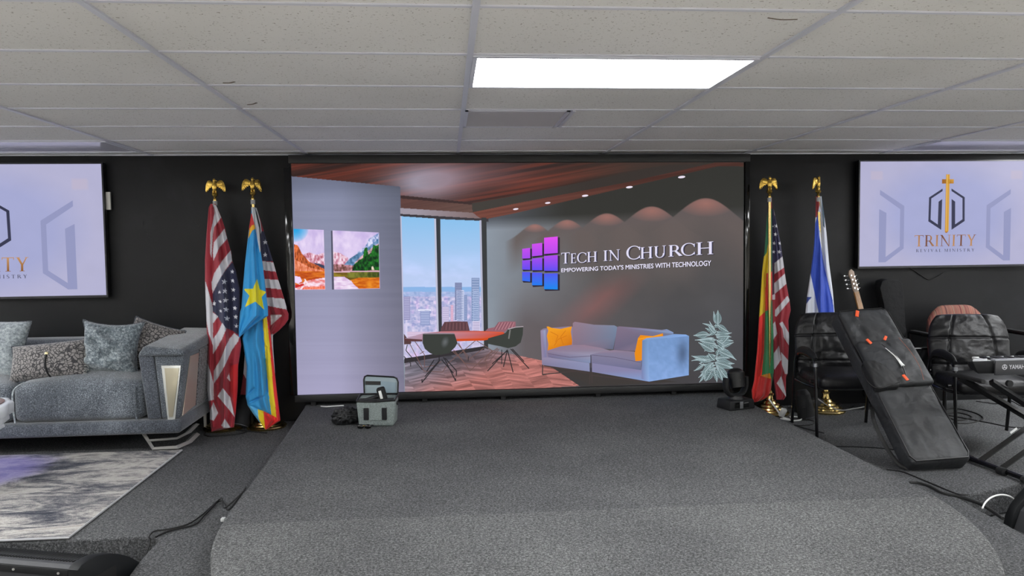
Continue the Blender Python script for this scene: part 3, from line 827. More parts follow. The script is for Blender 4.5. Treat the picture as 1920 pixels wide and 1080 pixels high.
# right green chair
for pts in ([(1345, 480), (1105, 735)], [(1345, 490), (1410, 750)], [(1380, 470), (1600, 705)], [(1340, 490), (1295, 685)], [(1400, 470), (1540, 620)], [(1330, 500), (1160, 650)]):
    L7(pts, 1.8, (46, 42, 44))
A.poly(q7([(1112, 345), (1180, 325), (1290, 295), (1325, 275), (1348, 238), (1440, 212), (1530, 205), (1525, 300), (1500, 395), (1440, 440), (1350, 462), (1260, 440), (1180, 425), (1112, 410)]), (58, 62, 58))
L7([(1352, 236), (1440, 212), (1532, 204)], 1.3, (190, 176, 184)); L7([(1375, 240), (1358, 350)], 2.6, (120, 120, 118))
# sofa; enlarged view origin (960,550), 4.174 per px
def q8(pts): return [(960+x/4.174, 550+y/4.174) for x, y in pts]
def P8(pts, c, cols=None): A.poly(q8(pts), c, cols=cols)
dk = (70, 60, 60)
for pts in ([(240, 555), (238, 637)], [(238, 634), (600, 598)], [(250, 565), (600, 625)], [(608, 610), (608, 708)], [(625, 612), (625, 700)], [(620, 640), (1120, 700)], [(238, 637), (290, 628)]):
    A.line(q8(pts), 2.0, dk)
P8([(222, 290), (245, 275), (440, 258), (478, 262), (475, 430), (262, 520), (235, 560)], (136, 124, 150))
P8([(222, 292), (262, 286), (270, 520), (235, 560)], None, cols=[(150, 132, 158), (150, 160, 196), (120, 120, 160), (142, 132, 160)])
P8([(475, 232), (490, 222), (600, 238), (640, 245), (800, 250), (822, 262), (812, 330), (790, 438), (700, 432), (560, 408), (475, 405)], None,
   cols=[(146, 122, 138), (148, 124, 140), (142, 124, 142), (140, 122, 140), (126, 136, 160), (118, 134, 160), (112, 126, 152), (98, 104, 130), (120, 110, 132), (132, 114, 134), (132, 112, 130)])
P8([(822, 262), (840, 258), (1000, 270), (1170, 286), (1210, 280), (1262, 305), (1262, 325), (1050, 350), (1005, 360), (1005, 452), (900, 448), (795, 440)], None,
   cols=[(128, 112, 134), (134, 116, 140), (132, 116, 140), (130, 124, 152), (130, 150, 190), (134, 158, 200), (110, 120, 150), (112, 104, 128), (110, 104, 128), (116, 106, 130), (124, 110, 134), (108, 100, 126)])
P8([(272, 448), (420, 404), (560, 404), (690, 425), (770, 448), (620, 480), (612, 545), (285, 498)], None,
   cols=[(140, 124, 148), (142, 122, 142), (150, 126, 144), (146, 126, 146), (140, 130, 150), (150, 146, 172), (128, 142, 176), (112, 106, 140)])
P8([(620, 478), (700, 455), (800, 442), (955, 455), (1012, 530), (1010, 600), (900, 585), (622, 545)], None,
   cols=[(128, 124, 152), (146, 128, 150), (144, 126, 148), (136, 122, 144), (126, 122, 150), (100, 108, 140), (112, 112, 146), (118, 116, 148)])
A.line(q8([(622, 482), (800, 500), (1005, 540)]), .9, (96, 86, 112)); A.line(q8([(280, 470), (450, 500), (612, 490)]), .9, (96, 86, 112))
P8([(235, 505), (272, 498), (605, 545), (608, 612), (240, 560)], None, cols=[(146, 136, 164), (140, 132, 162), (140, 146, 182), (136, 140, 176), (128, 122, 152)])
P8([(625, 545), (1010, 600), (1018, 530), (1070, 560), (1070, 690), (625, 614)], None, cols=[(134, 130, 166), (136, 132, 170), (136, 140, 180), (130, 160, 208), (130, 156, 206), (132, 130, 166)])
A.line(q8([(616, 480), (616, 612)]), 1.2, (58, 56, 80))
P8([(965, 530), (958, 470), (985, 350), (1005, 326), (1100, 335), (1180, 312), (1182, 336), (1035, 362), (1020, 400), (1015, 525)], (232, 140, 22))
A.line(q8([(985, 360), (1030, 350), (1170, 325)]), 1.2, (250, 170, 40))
P8([(1018, 368), (1068, 358), (1072, 690), (1012, 668)], None, cols=[(104, 132, 172), (120, 156, 204), (142, 172, 222), (124, 130, 176)])
P8([(1018, 368), (1050, 350), (1180, 335), (1270, 318), (1360, 322), (1385, 335), (1200, 350), (1068, 362)], None, cols=[(126, 156, 200), (130, 160, 206), (126, 156, 206), (124, 156, 206), (134, 170, 226), (132, 170, 226), (126, 160, 212), (124, 158, 208)])
n1, n2 = 24, 20
U, V = np.meshgrid(np.linspace(0, 1, n1), np.linspace(0, 1, n2))
q = [(1066, 362), (1384, 334), (1382, 640), (1072, 690)]
X = (q[0][0]*(1-U)+q[1][0]*U)*(1-V)+(q[3][0]*(1-U)+q[2][0]*U)*V; Y = (q[0][1]*(1-U)+q[1][1]*U)*(1-V)+(q[3][1]*(1-U)+q[2][1]*U)*V
K = lerp((116, 150, 200), (140, 172, 226), V*.7+(fbm(U*14, V*14, 91)-.5))
d_ = np.exp(-((U-.84)/.13)**2-((V-.42)/.30)**2)[..., None]*.62
K = K*(1-d_)+np.array((58, 72, 96))*d_
A.k += 1; b = len(A.v)
A.v += [A.map(960+X[j, i]/4.174, 550+Y[j, i]/4.174, A.k) for j in range(n2) for i in range(n1)]
A.c += [tuple(c_) for c_ in lin_np(K).reshape(-1, 3)]
A.f += [(b+j*n1+i, b+j*n1+i+1, b+(j+1)*n1+i+1, b+(j+1)*n1+i) for j in range(n2-1) for i in range(n1-1)]
P8([(270, 262), (282, 258), (310, 270), (380, 278), (450, 262), (468, 258), (460, 300), (470, 370), (468, 402), (380, 415), (278, 446), (284, 400), (272, 330), (284, 290)], None,
   cols=[(240, 158, 30)]*6+[(228, 140, 22), (214, 122, 16), (205, 112, 14), (214, 126, 18), (222, 130, 20), (232, 146, 26), (236, 150, 28), (240, 158, 34)])
for pts in ([(300, 300), (360, 330), (340, 380)], [(420, 290), (380, 340), (400, 400)], [(330, 410), (360, 360), (430, 330)]):
    A.line(q8(pts), 1.0, (206, 112, 16))
# potted foliage; enlarged view origin (1290,570), 6.968 per px
def leaf(bx_, by_, tx, ty, wd, seed=0):
    n = 10; dx, dy = tx-bx_, ty-by_; L = math.hypot(dx, dy); ux, uy = dx/L, dy/L; nx, ny = -uy, ux
    rr = random.Random(seed); bend = rr.uniform(-.08, .08)*L
    def pt(t, s):
        w_ = wd*.92*(math.sin(PI*min(1, t**0.75))**1.2)*s; bb = bend*4*t*(1-t)
        return (1290+(bx_+dx*t+nx*(w_+bb))/6.968, 570+(by_+dy*t+ny*(w_+bb))/6.968)
    e = [pt(k/n, 1) for k in range(n+1)]+[pt(k/n, -1) for k in range(n-1, 0, -1)]
    A.k += 1; A.poly(e, None, A.k, cols=[(112, 136, 140)]*len(e))
    e2 = [pt(k/n, .78) for k in range(n+1)]+[pt(k/n, -.78) for k in range(n-1, 0, -1)]
    A.k += 1; A.poly(e2, None, A.k, cols=[(50, 70, 68)]*len(e2))
    A.k += 1; k0 = A.k
    A.line([pt(k/6, 0) for k in range(7)], 1.0, (186, 204, 210), k0)
    m_ = max(5, int(L/17))
    for k in range(1, m_):
        t_ = k/m_
        for s in (-1, 1):
            A.line([pt(t_-.04, 0), pt(min(1, t_+.10), s*.92)], 0.8, (166, 188, 194), k0)
leaves = [(350, 250, 330, 95, 22), (385, 270, 385, 80, 52), (350, 350, 275, 225, 16), (380, 270, 525, 362, 40), (330, 300, 185, 252, 18), (345, 380, 265, 290, 24), (270, 390, 65, 410, 48),
          (330, 440, 85, 470, 22), (345, 400, 565, 375, 40), (365, 440, 560, 430, 40), (360, 520, 150, 480, 46), (400, 480, 585, 480, 40), (430, 520, 530, 410, 30), (440, 560, 590, 500, 30), (340, 620, 130, 500, 52), (370, 540, 450, 590, 30),
          (420, 570, 625, 730, 36), (320, 730, 40, 675, 50), (240, 740, 40, 740, 16), (380, 600, 590, 700, 44), (400, 600, 370, 690, 30), (345, 735, 262, 640, 40), (360, 720, 600, 775, 56), (200, 775, 70, 870, 26), (330, 760, 180, 880, 40), (340, 760, 600, 850, 54),
          (300, 780, 130, 960, 34), (360, 800, 555, 1015, 50), (230, 860, 215, 1000, 28), (330, 840, 370, 1000, 36), (380, 830, 460, 1020, 46), (300, 880, 225, 1005, 50), (340, 900, 370, 1018, 30), (200, 920, 140, 1020, 22), (420, 860, 540, 1000, 34)]
_rl = random.Random(12)
for k in range(34):
    yy = _rl.uniform(230, 930); hwid = 30+(yy-200)*.22; sx_ = _rl.choice((-1, 1)); bx_0 = 355+_rl.uniform(-20, 20)
    leaves.insert(0, (bx_0, yy, bx_0+sx_*(hwid+_rl.uniform(20, 60)), yy+_rl.uniform(-40, 90), _rl.uniform(20, 36)))
for k, lf in enumerate(leaves): leaf(*lf, seed=k)
# logo squares, crop origin (960,300), 4.154 per px
def q9(pts): return [(960+x/4.154, 300+y/4.154) for x, y in pts]
cols3 = [((78, 140), ((692, 684, 768, 765), (782, 778, 853, 855), (872, 872, 940, 947))),
         ((154, 234), ((655, 645, 750, 742), (768, 760, 858, 858), (876, 878, 975, 975))),
         ((248, 354), ((606, 596, 732, 724), (748, 740, 862, 864), (884, 882, 1005, 1008)))]
def grad(y):
    t = (y-596)/(1008-596)
    st_ = [(0, (226, 78, 240)), (.35, (176, 72, 236)), (.62, (96, 72, 240)), (1, (6, 136, 238))]
    for (a, ca), (b_, cb) in zip(st_[:-1], st_[1:]):
        if t <= b_: k = (t-a)/(b_-a); return tuple(ca[i]*(1-k)+cb[i]*k for i in range(3))
    return st_[-1][1]
for (xa, xb), rows in cols3:
    for (a, b_, c_, d_) in rows:
        A.poly(q9([(xb, b_+6), (xb+16, b_+8), (xb+16, d_+8), (xa+8, c_+14), (xa+2, c_), (xb, d_)]), (44, 36, 52), 380)
for (xa, xb), rows in cols3:
    for (a, b_, c_, d_) in rows:
        A.poly(q9([(xa, a), (xb, b_), (xb, d_), (xa, c_)]), None, 381, cols=[grad(a), grad(b_), grad(d_), grad(c_)])
# lettering
def qa(x, y): return (1050+x/12.0, 440+y/12.0)
def qb(x, y): return (1190+x/12.0, 440+y/12.0)
LT = [('T', qa, 22, 210, 410, 398, 650, 645), ('E', qa, 236, 352, 428, 415, 642, 636), ('C', qa, 376, 570, 408, 398, 636, 622), ('H', qa, 600, 822, 392, 376, 618, 604), ('I', qa, 970, 1055, 358, 352, 592, 586), ('N', qa, 1085, 1335, 350, 330, 586, 572), ('C', qa, 1482, 1770, 262, 250, 560, 548),
      ('H', qb, 112, 390, 290, 265, 545, 525), ('U', qb, 420, 695, 268, 240, 520, 508), ('R', qb, 745, 1040, 240, 222, 496, 476), ('C', qb, 1028, 1318, 200, 186, 480, 462), ('H', qb, 1372, 1755, 180, 150, 458, 436)]
for off, col, lay in (((2.6, 1.2), (44, 36, 36), 384), ((1.2, .4), (96, 98, 134), 386), ((0, 0), (226, 222, 244), 388)):
    for ch, fn, xa, xb, ta, tb, ba, bb in LT:
        P, w_ = glyph(ch)
        for pl in P:
            pts = []
            for u, v in pl:
                u = u/w_
                p = fn(xa+(xb-xa)*u, (ba*(1-u)+bb*u)*(1-v)+(ta*(1-u)+tb*u)*v)
                pts.append((p[0]+off[0], p[1]+off[1]))
            A.poly(pts, col, lay)
def qsub(ox, oy): return [(1052+ox, 510.3+oy), (1332+ox, 498+oy), (1332+ox, 488+oy), (1052+ox, 503+oy)]
A.sans("EMPOWERING TODAY'S MINISTRIES WITH TECHNOLOGY", qsub(1.3, .9), (50, 46, 50), 384)
for ox_, oy_ in ((-.22, 0), (.22, 0), (0, .2), (0, -.2)):
    A.sans("EMPOWERING TODAY'S MINISTRIES WITH TECHNOLOGY", qsub(ox_, oy_), (232, 228, 248), 388)
print('led layers', A.k, 'verts', len(A.v))
A.build('picture', M_LED, led)

# ---------------------------------------------------------------- the two televisions
def television(cx_, cz_, W_, H_, label, brackets):
    Y = 6.30
    t = thing('television', label, 'television', (cx_, Y, cz_))
    bm = new()
    bx(bm, -W_/2-0.012, W_/2+0.012, 0.004, 0.045, -H_/2-0.018, H_/2+0.012, 0.003)
    obj('housing', bm, M_BLACK, t)
    bm = new()
    for a, b, c, d in ((-W_/2-0.012, W_/2+0.012, H_/2, H_/2+0.012), (-W_/2-0.012, W_/2+0.012, -H_/2-0.018, -H_/2), (-W_/2-0.012, -W_/2, -H_/2, H_/2), (W_/2, W_/2+0.012, -H_/2, H_/2)):
        bx(bm, a, b, -0.004, 0.006, c, d)
    obj('bezel', bm, mat('tv_bezel', (12, 12, 22), 0.3), t, smooth=False)
    bm = new()
    bx(bm, -0.25, 0.25, 0.045, WY-Y, -0.2, 0.2)
    obj('wall_mount', bm, M_STEEL, t, smooth=False)
    if brackets:
        bm = new(); bx(bm, W_/2+0.012, W_/2+0.045, 0.03, 0.05, 0.16, 0.30); obj('side_bracket', bm, M_STEEL, t, smooth=False)
    # display: picture drawn in the right-hand set's own units (crop origin (1560,280), 3.858 per px)
    S_ = W_/(2*0.791)*(6.30/FPX)/3.858*0.992
    def mp(px, py, lay):
        x = (px-832)*S_; z = -(py-468)*S_*1.0
        return Vector((min(max(x, -W_/2), W_/2), -lay*0.0001, min(max(z, -H_/2), H_/2)))
    a = Art(mp)
    ex = W_/2/S_+1; ez = H_/2/S_+1
    X, Y2 = np.meshgrid(np.linspace(832-ex, 832+ex, 90), np.linspace(468-ez, 468+ez, 50))
    r_ = np.clip(np.hypot((X-832)/650, (Y2-468)/420), 0, 1)
    K = lerp((163, 167, 208), (180, 178, 208), (r_-.6)*2.2)
    K = K*(0.985+.03*fbm(X/120, Y2/90, 95))[..., None]
    for sx in (-1, 1):
        mk = (np.abs(X-(832+sx*565)) < 42) & (Y2 < 215) & (Y2 > 150); K[mk] = K[mk]*.5+np.array((196, 182, 200))*.5
    a.grid(X, Y2, lin_np(K))
    fc_ = (146, 150, 190)
    for sx in (1, -1):
        mxx = lambda pts: [((p[0] if sx == 1 else 1646-p[0]), p[1]) for p in pts]
        a.poly(mxx([(295, 285), (490, 408), (490, 732), (345, 835), (290, 835), (290, 430), (348, 460), (346, 795), (458, 716), (458, 432), (295, 322)]), fc_, 1)
    nv = (46, 48, 74)
    for sx in (1, -1):
        mxx = lambda pts: [((p[0] if sx == 1 else 1664-p[0]), p[1]) for p in pts]
        a.poly(mxx([(796, 278), (688, 345), (685, 527), (790, 593), (794, 358), (765, 378), (762, 552), (703, 514), (706, 353), (796, 297)]), nv, 2)
    gd = lambda y: (196, 140, 40)
    g1, g2, g3 = (214, 162, 62), (186, 126, 34), (150, 92, 22)
    a.poly([(822, 170), (852, 170), (850, 600), (842, 612), (830, 618), (820, 610)], None, 3, cols=[g2, g1, g1, g3, g3, g2])
    a.poly([(790, 207), (885, 207), (885, 240), (790, 240)], None, 3, cols=[g3, g1, g2, g3])
    a.poly([(826, 172), (836, 172), (832, 606), (826, 600)], None, 4, cols=[(226, 182, 90)]*4)
    if brackets: cf = lambda u, v: (196-60*(1-v), 146-60*(1-v), 96-60*(1-v))
    else: cf = lambda u, v: tuple(np.array((150, 104, 72))+np.array((40, 36, 20))*math.sin(u*22+v))
    a.text('TRINITY', [(577, 718), (1072, 718), (1075, 632), (577, 632)], cf, 0.10, 3)
    dn = lambda u, v: (52, 50, 68)
    a.text('REVIVAL', [(590, 761), (792, 761), (792, 739), (590, 739)], dn, 0.42, 3)
    a.text('MINISTRY', [(818, 761), (1062, 761), (1062, 739), (818, 739)], dn, 0.42, 3)
    o = a.build('picture', M_LED, t, False)
television(4.344-0.0, EZ+0.248, 1.582, 0.902, 'right wall television showing the gold cross emblem over the chairs', False)
television(-3.590, EZ+0.182, 1.778, 1.036, 'left wall television above the grey velvet sofa', True)
# ---------------------------------------------------------------- flags on stands
RED, WHT, NVY = (150, 30, 46), (200, 200, 206), (32, 36, 66)
def cA(pts): return [(375+x/4.155, 320+y/4.155) for x, y in pts]
def cB(pts): return [(375+x/4.32, 570+y/4.32) for x, y in pts]
def cC(pts): return [(1400+x/4.5, 320+y/4.5) for x, y in pts]
def cD(pts): return [(1400+x/4.32, 540+y/4.32) for x, y in pts]
def cE(pts): return [(1390+x/2.204, 310+y/2.204) for x, y in pts]
def cloth(name, parent, left, right, Y, base, paint, depth=0.05, folds=((2.2, .3, .12), (3.7, .1, .06)), nu=80, nv=360, creases=(), back=0.5, lean=0.0):
    """hanging cloth: outline left/right as photo points on the plane y=Y, wrapped round with real folds"""
    left = sorted(left, key=lambda p: p[1]); right = sorted(right, key=lambda p: p[1])
    ya = max(left[0][1], right[0][1]); yb = max(left[-1][1], right[-1][1])
    ly = [p[1] for p in left]; lx = [p[0] for p in left]; ry = [p[1] for p in right]; rx = [p[0] for p in right]
    rows = np.linspace(ya, yb, nv); us = np.linspace(0, 1, nu)
    XL = np.interp(rows, ly, lx); XR = np.interp(rows, ry, rx)
    XR = np.maximum(XR, XL+0.6)
    PX = XL[:, None]+(XR-XL)[:, None]*us[None, :]; PY = np.repeat(rows[:, None], nu, 1)
    v = ((rows-ya)/(yb-ya))[:, None]
    K = np.zeros(PX.shape+(3,)); K[:] = base
    for poly, c in paint:
        K[inpoly(PX, PY, poly)] = c
    wd = np.clip((XR-XL)/60.0, .15, 1.3)[:, None]
    U = us[None, :]
    prof = np.sin(PI*np.clip(U, 0, 1))**.6
    d = depth*prof*wd
    for fr, ph, am in folds:
        d = d+depth*am*4*np.sin(2*PI*(fr*U+ph+.25*np.sin(2.6*v+ph*9)))*prof**.7*wd
    for (pl, dep_, sg) in creases:
        # soft ridge/valley along a polyline in photo points
        best = np.full(PX.shape, 1e9)
        for (x0, y0), (x1, y1) in zip(pl[:-1], pl[1:]):
            L2 = (x1-x0)**2+(y1-y0)**2
            t = np.clip(((PX-x0)*(x1-x0)+(PY-y0)*(y1-y0))/L2, 0, 1)
            best = np.minimum(best, np.hypot(PX-x0-t*(x1-x0), PY-y0-t*(y1-y0)))
        d = d+dep_*np.exp(-(best/sg)**2)*prof
    verts = []; cols = []
    for j in range(nv):
        for i in range(nu):
            Yp = Y-d[j, i]-lean*float(v[j, 0])
            verts.append(tuple(at_y(PX[j, i], PY[j, i], Yp)))
    cols = lin_np(K).reshape(-1, 3)
    faces = [(j*nu+i, (j+1)*nu+i, (j+1)*nu+i+1, j*nu+i+1) for j in range(nv-1) for i in range(nu-1)]
    # rear of the wrapped cloth, coarser
    b = len(verts); nb = 14; rb = list(range(0, nv, 8))+([nv-1] if (nv-1) % 8 else [])
    ib = [int(round(q*(nu-1)/(nb-1))) for q in range(nb)]
    bc = []
    for j in rb:
        for i in ib:
            u = us[i]; e = 0.0 if i in (0, nu-1) else 1.0
            f = Vector(verts[j*nu+i]); base_y = Y-lean*float(v[j, 0])
            dd = back*depth*math.sin(PI*u)**.6*float(wd[j, 0])*e
            if e: f = at_y(PX[j, i], PY[j, i], base_y); f.y += dd
            verts.append(tuple(f)); bc.append(lin_np(K[j, i]))
    cols = np.concatenate([cols, np.array(bc)])
    faces += [(b+j*nb+i, b+j*nb+i+1, b+(j+1)*nb+i+1, b+(j+1)*nb+i) for j in range(len(rb)-1) for i in range(nb-1)]
    me = bpy.data.meshes.new(name); me.from_pydata(verts, [], faces)
    ca = me.color_attributes.new('Col', 'FLOAT_COLOR', 'POINT')
    arr = np.ones((len(verts), 4), np.float32); arr[:, :3] = cols
    ca.data.foreach_set('color', arr.ravel()); me.update()
    bm = bmesh.new(); bm.from_mesh(me); bmesh.ops.remove_doubles(bm, verts=bm.verts, dist=1e-6); bm.to_mesh(me); bm.free()
    return finish(name, me, M_FLAG, parent, True, angle=180)
def star(cx_, cy_, r, f, rot=0.0): return f(star_pts(cx_, cy_, r, rot))

def eagle(parent, x, y, z, s=1.0, turn=0.0):
    bm = new()
    M = Matrix.Translation((x, y, z)) @ Matrix.Rotation(turn, 4, 'Z') @ Matrix.Scale(s, 4)
    sph(bm, (0, 0, .078), (.021, .018, .042), 16, M)              # body
    sph(bm, (0, -.004, .124), (.0125, .012, .016), 12, M)        # head
    cyl2 = cyl(bm, (0.005, -.006, .126), (0.026, -.010, .119), .006, .001, 8); xf(cyl2, M)   # beak
    v = cyl(bm, (0, -.002, .095), (0, -.004, .125), .014, .009, 10); xf(v, M)
    # tail fan
    pts = [(-.008, .045), (.008, .045), (.022, .012), (.012, .004), (0, .010), (-.012, .004), (-.022, .012)]
    prism(bm, pts, .012, M @ Matrix.Translation((0, .006, 0)) @ MXZ, .002)
    for sx in (-1, 1):
        # layered wing: raised shoulder, feathers sweeping out and down
        pts = [(.006, .100), (.022, .116), (.042, .128), (.058, .126), (.072, .108), (.080, .082), (.083, .052), (.080, .030), (.076, .050), (.070, .032), (.066, .056), (.059, .042), (.055, .064), (.048, .054), (.044, .072), (.034, .064), (.030, .078), (.018, .070), (.010, .074)]
        pts = [(sx*a, b) for a, b in pts]
        if sx < 0: pts = pts[::-1]
        Mw = M @ Matrix.Translation((0, -.004, 0)) @ Matrix.Rotation(sx*R(16), 4, 'Z') @ MXZ
        prism(bm, pts, .011, Mw, .002)
        pts = [(sx*a, b) for a, b in [(.008, .100), (.024, .112), (.044, .122), (.056, .116), (.062, .098), (.050, .082), (.034, .080), (.016, .082)]]
        if sx < 0: pts = pts[::-1]
        prism(bm, pts, .020, M @ Matrix.Translation((0, -.008, 0)) @ Matrix.Rotation(sx*R(16), 4, 'Z') @ MXZ, .004)
        v = cyl(bm, (sx*.010, -.004, .045), (sx*.012, -.008, .022), .007, .005, 8); xf(v, M)
    lathe(bm, [(.004, -.03), (.013, -.028), (.013, -.018), (.008, -.012), (.010, -.004), (.020, .004), (.024, .014), (.020, .024), (.010, .030), (.004, .032)], (x, y, z), 20)
    obj('eagle_finial', bm, M_GOLD, parent, True)

def flag_stand(label, bpx, bpy_, tx, tz, Y, turn, pole_y=None, group=None):
    """bpx,bpy_: photo point at the base centre; tx: world x of finial; tz: its height"""
    b = Vector((bpx, Y, PZ))
    t = thing('flag_stand', label, 'flag', (b.x, b.y, PZ), 0, group)
    bm = new()
    prof = [(.175, 0), (.178, .012), (.165, .022), (.150, .026), (.146, .036), (.128, .042), (.122, .054), (.100, .062), (.092, .076), (.068, .086), (.055, .104), (.040, .112), (.032, .128), (.030, .150), (.040, .154), (.040, .166), (.024, .172), (.022, .185), (.013, .188)]
    lathe(bm, [(r_*.88, z_) for r_, z_ in prof], (b.x, b.y, PZ), 48)
    obj('base', bm, M_GOLDP, t, True, angle=25)
    bm = new(); cyl(bm, (b.x, b.y, PZ+.18), (tx, b.y, tz-.02), .0125, .0125, 16); obj('pole', bm, M_GOLDP, t, True)
    bm = new(); cyl(bm, (tx, b.y, tz-.07), (tx, b.y, tz-.035), .017, .017, 14); obj('collar', bm, mat('grey_clip', (150, 150, 150), .5), t, True)
    eagle(t, tx, b.y, tz, 1.0, turn)
    return t

# first stand: stars and stripes, folded
p = at_y(403, 375, 6.18)
f1 = flag_stand('brass eagle flag stand beside the sofa with a hanging United States flag', at_y(420, 800, 6.18).x, 0, p.x, EZ+.43, 6.18, R(-4))
L = cA([(85, 252), (68, 285), (50, 500), (38, 700), (38, 850), (45, 1040)])+cB([(50, 50), (55, 230), (60, 480), (58, 700), (70, 800), (80, 870), (80, 935), (92, 1035)])
Rr = cA([(120, 258), (165, 360), (195, 450), (215, 540), (245, 640), (250, 700), (280, 780), (310, 920)])+cB([(325, 30), (318, 200), (330, 300), (335, 330), (322, 430), (310, 500), (305, 700), (290, 880), (275, 1000), (180, 1012), (100, 1035)])
pt = [(cA([(95, 255), (125, 270), (165, 365), (110, 440), (100, 500), (90, 680), (78, 640), (82, 480), (100, 400), (115, 310)]), WHT),
      (cA([(108, 560), (190, 452), (212, 530), (150, 600), (105, 700), (100, 640)]), WHT),
      (cA([(90, 870), (110, 800), (175, 700), (238, 622), (252, 700), (200, 770), (150, 850), (98, 955)]), WHT),
      (cA([(248, 715), (330, 780), (330, 1090), (100, 1090), (98, 960), (150, 850), (200, 775)]), NVY),
      (cB([(100, -10), (340, -10), (330, 180), (312, 250), (260, 215), (210, 195), (175, 155), (140, 95), (105, 60)]), NVY),
      (cA([(42, 860), (60, 920), (95, 1040), (100, 1090), (38, 1090)]), WHT),
      (cB([(40, -10), (90, -10), (105, 60), (106, 340), (70, 240), (50, 130)]), WHT),
      (cB([(105, 70), (148, 100), (105, 158)]), WHT),
      (cB([(104, 405), (105, 285), (150, 220), (180, 152), (214, 200), (180, 280), (130, 370)]), WHT),
      (cB([(112, 645), (112, 540), (165, 450), (205, 350), (240, 280), (278, 235), (318, 270), (310, 300), (260, 370), (200, 500), (150, 590)]), WHT),
      (cB([(58, 470), (85, 550), (110, 640), (112, 775), (68, 785), (50, 650)]), WHT),
      (cB([(250, 500), (312, 480), (312, 700), (285, 900), (272, 800), (245, 700)]), (190, 16, 24)),
      (cB([(218, 600), (236, 560), (247, 630)]), WHT),
      (cB([(143, 745), (185, 680), (245, 755), (280, 915), (230, 850)]), WHT),
      (cB([(76, 880), (108, 795), (147, 880), (112, 945), (78, 935)]), WHT),
      (cB([(172, 985), (200, 930), (248, 1000), (200, 1008)]), WHT)]
for sx, sy, r in ((252, 787, 18), (190, 865, 23), (255, 857, 18), (152, 947, 15), (195, 937, 23), (260, 928, 19), (110, 1032, 18), (157, 1020, 15), (198, 1010, 23), (265, 998, 19)):
    pt.append((star(sx, sy, r, cA, .1), (225, 225, 230)))
for sx, sy, r in ((212, 45, 24), (283, 33, 21), (168, 57, 15), (219, 118, 24), (289, 104, 21), (294, 178, 19), (116, 2, 14)):
    pt.append((star(sx, sy, r, cB, .1), (225, 225, 230)))
cr = [(cA([(115, 300), (95, 600), (100, 950)])+cB([(105, 60), (105, 400), (112, 780), (145, 880)]), -.030, 3.5), (cA([(225, 520), (190, 800)])+cB([(200, 60), (215, 300), (160, 600)]), .018, 6),
      (cB([(250, 500), (245, 700), (280, 910)]), -.022, 3.0), (cA([(70, 400), (60, 800)])+cB([(75, 200), (80, 700)]), .015, 4), (cB([(112, 640), (200, 560), (180, 680), (110, 795)]), .012, 4)]
cloth('flag_cloth', f1, L, Rr, 6.13, RED, pt, .055, creases=cr, lean=.15)

# second stand: blue flag with a yellow star in front, stars and stripes behind
p = at_y(474, 372, 6.18)
f2 = flag_stand('brass eagle flag stand nearest the video wall with a sky blue flag with yellow star', at_y(500, 800, 6.18).x, 0, p.x, EZ+.437, 6.18, R(30))
L = cA([(430, 285), (445, 330), (470, 430), (475, 600)])+cB([(480, 0), (500, 110), (520, 300), (545, 540)])
Rr = cA([(440, 290), (470, 380), (500, 480), (570, 710), (610, 850), (655, 995), (675, 1065)])+cB([(700, 38), (718, 80), (716, 125), (690, 165), (640, 215), (590, 250), (592, 350), (608, 560)])
pt = [(cA([(470, 470), (500, 470), (572, 708), (470, 700)]), NVY),
      (cA([(470, 702), (575, 715), (592, 788), (470, 772)]), WHT), (cA([(490, 842), (610, 852), (636, 925), (490, 910)]), WHT), (cA([(490, 984), (655, 997), (690, 1085), (490, 1045)]), WHT), (cB([(540, -5), (705, 0), (705, 40), (545, 14)]), WHT),
      (cA([(428, 280), (442, 280), (470, 400), (480, 470), (470, 500), (430, 400)]), (190, 194, 200)),
      (cB([(572, 86), (668, 90), (575, 172)]), (205, 198, 200)), (cB([(565, 250), (590, 240), (600, 450), (612, 590), (560, 560)]), (206, 200, 206)),
      (star(508, 557, 21, cA), (225, 225, 230)), (star(508, 655, 22, cA), (225, 225, 230))]
cloth('flag_cloth', f2, L, Rr, 6.17, RED, pt, .035, nv=260, creases=[(cB([(575, 100), (668, 92), (578, 172)]), -.02, 3.5), (cA([(560, 700), (600, 1000)]), .012, 5)])
L = cB([(385, 340), (365, 370), (352, 560), (325, 735)]); Rr = cB([(395, 340), (395, 400), (398, 600), (395, 735)])
cloth('flag_cloth', f2, L, Rr, 6.12, (120, 30, 40), [(cB([(355, 300), (400, 300), (400, 600), (372, 605), (350, 560)]), (196, 194, 204))], .02, nv=80, nu=20)
# lower blue cloth with yellow and red border
L = cB([(405, 90), (340, 280), (378, 500), (370, 750), (385, 820), (430, 890), (530, 1018)])
Rr = cB([(540, 90), (572, 250), (600, 500), (622, 700), (650, 930), (650, 945), (580, 990), (535, 1018)])
BLU = (38, 142, 202)
pt = [(cB([(505, 100), (540, 100), (562, 300), (585, 560), (620, 922), (580, 908), (556, 720), (536, 500), (520, 300)]), (222, 196, 12)),
      (cB([(540, 90), (580, 90), (600, 500), (660, 940), (620, 922), (596, 700), (578, 500), (560, 280)]), (208, 24, 26)),
      (cB([(385, 815), (470, 852), (480, 930), (540, 1030), (420, 900)]), (84, 170, 216)),
      (cB([(468, 852), (515, 868), (532, 1030), (500, 985), (475, 930)]), (222, 196, 12)), (cB([(513, 866), (600, 910), (662, 942), (580, 1000), (530, 1030)]), (214, 30, 28))]
cr = [(cB([(435, 685), (385, 740), (385, 805), (520, 745), (540, 700), (535, 350)]), -.024, 2.2), (cB([(470, 170), (430, 420), (440, 680)]), .014, 5), (cB([(385, 815), (580, 905)]), -.018, 2.5), (cB([(480, 200), (500, 560)]), .01, 4), (cB([(556, 110), (575, 400), (612, 915)]), -.008, 2.5)]
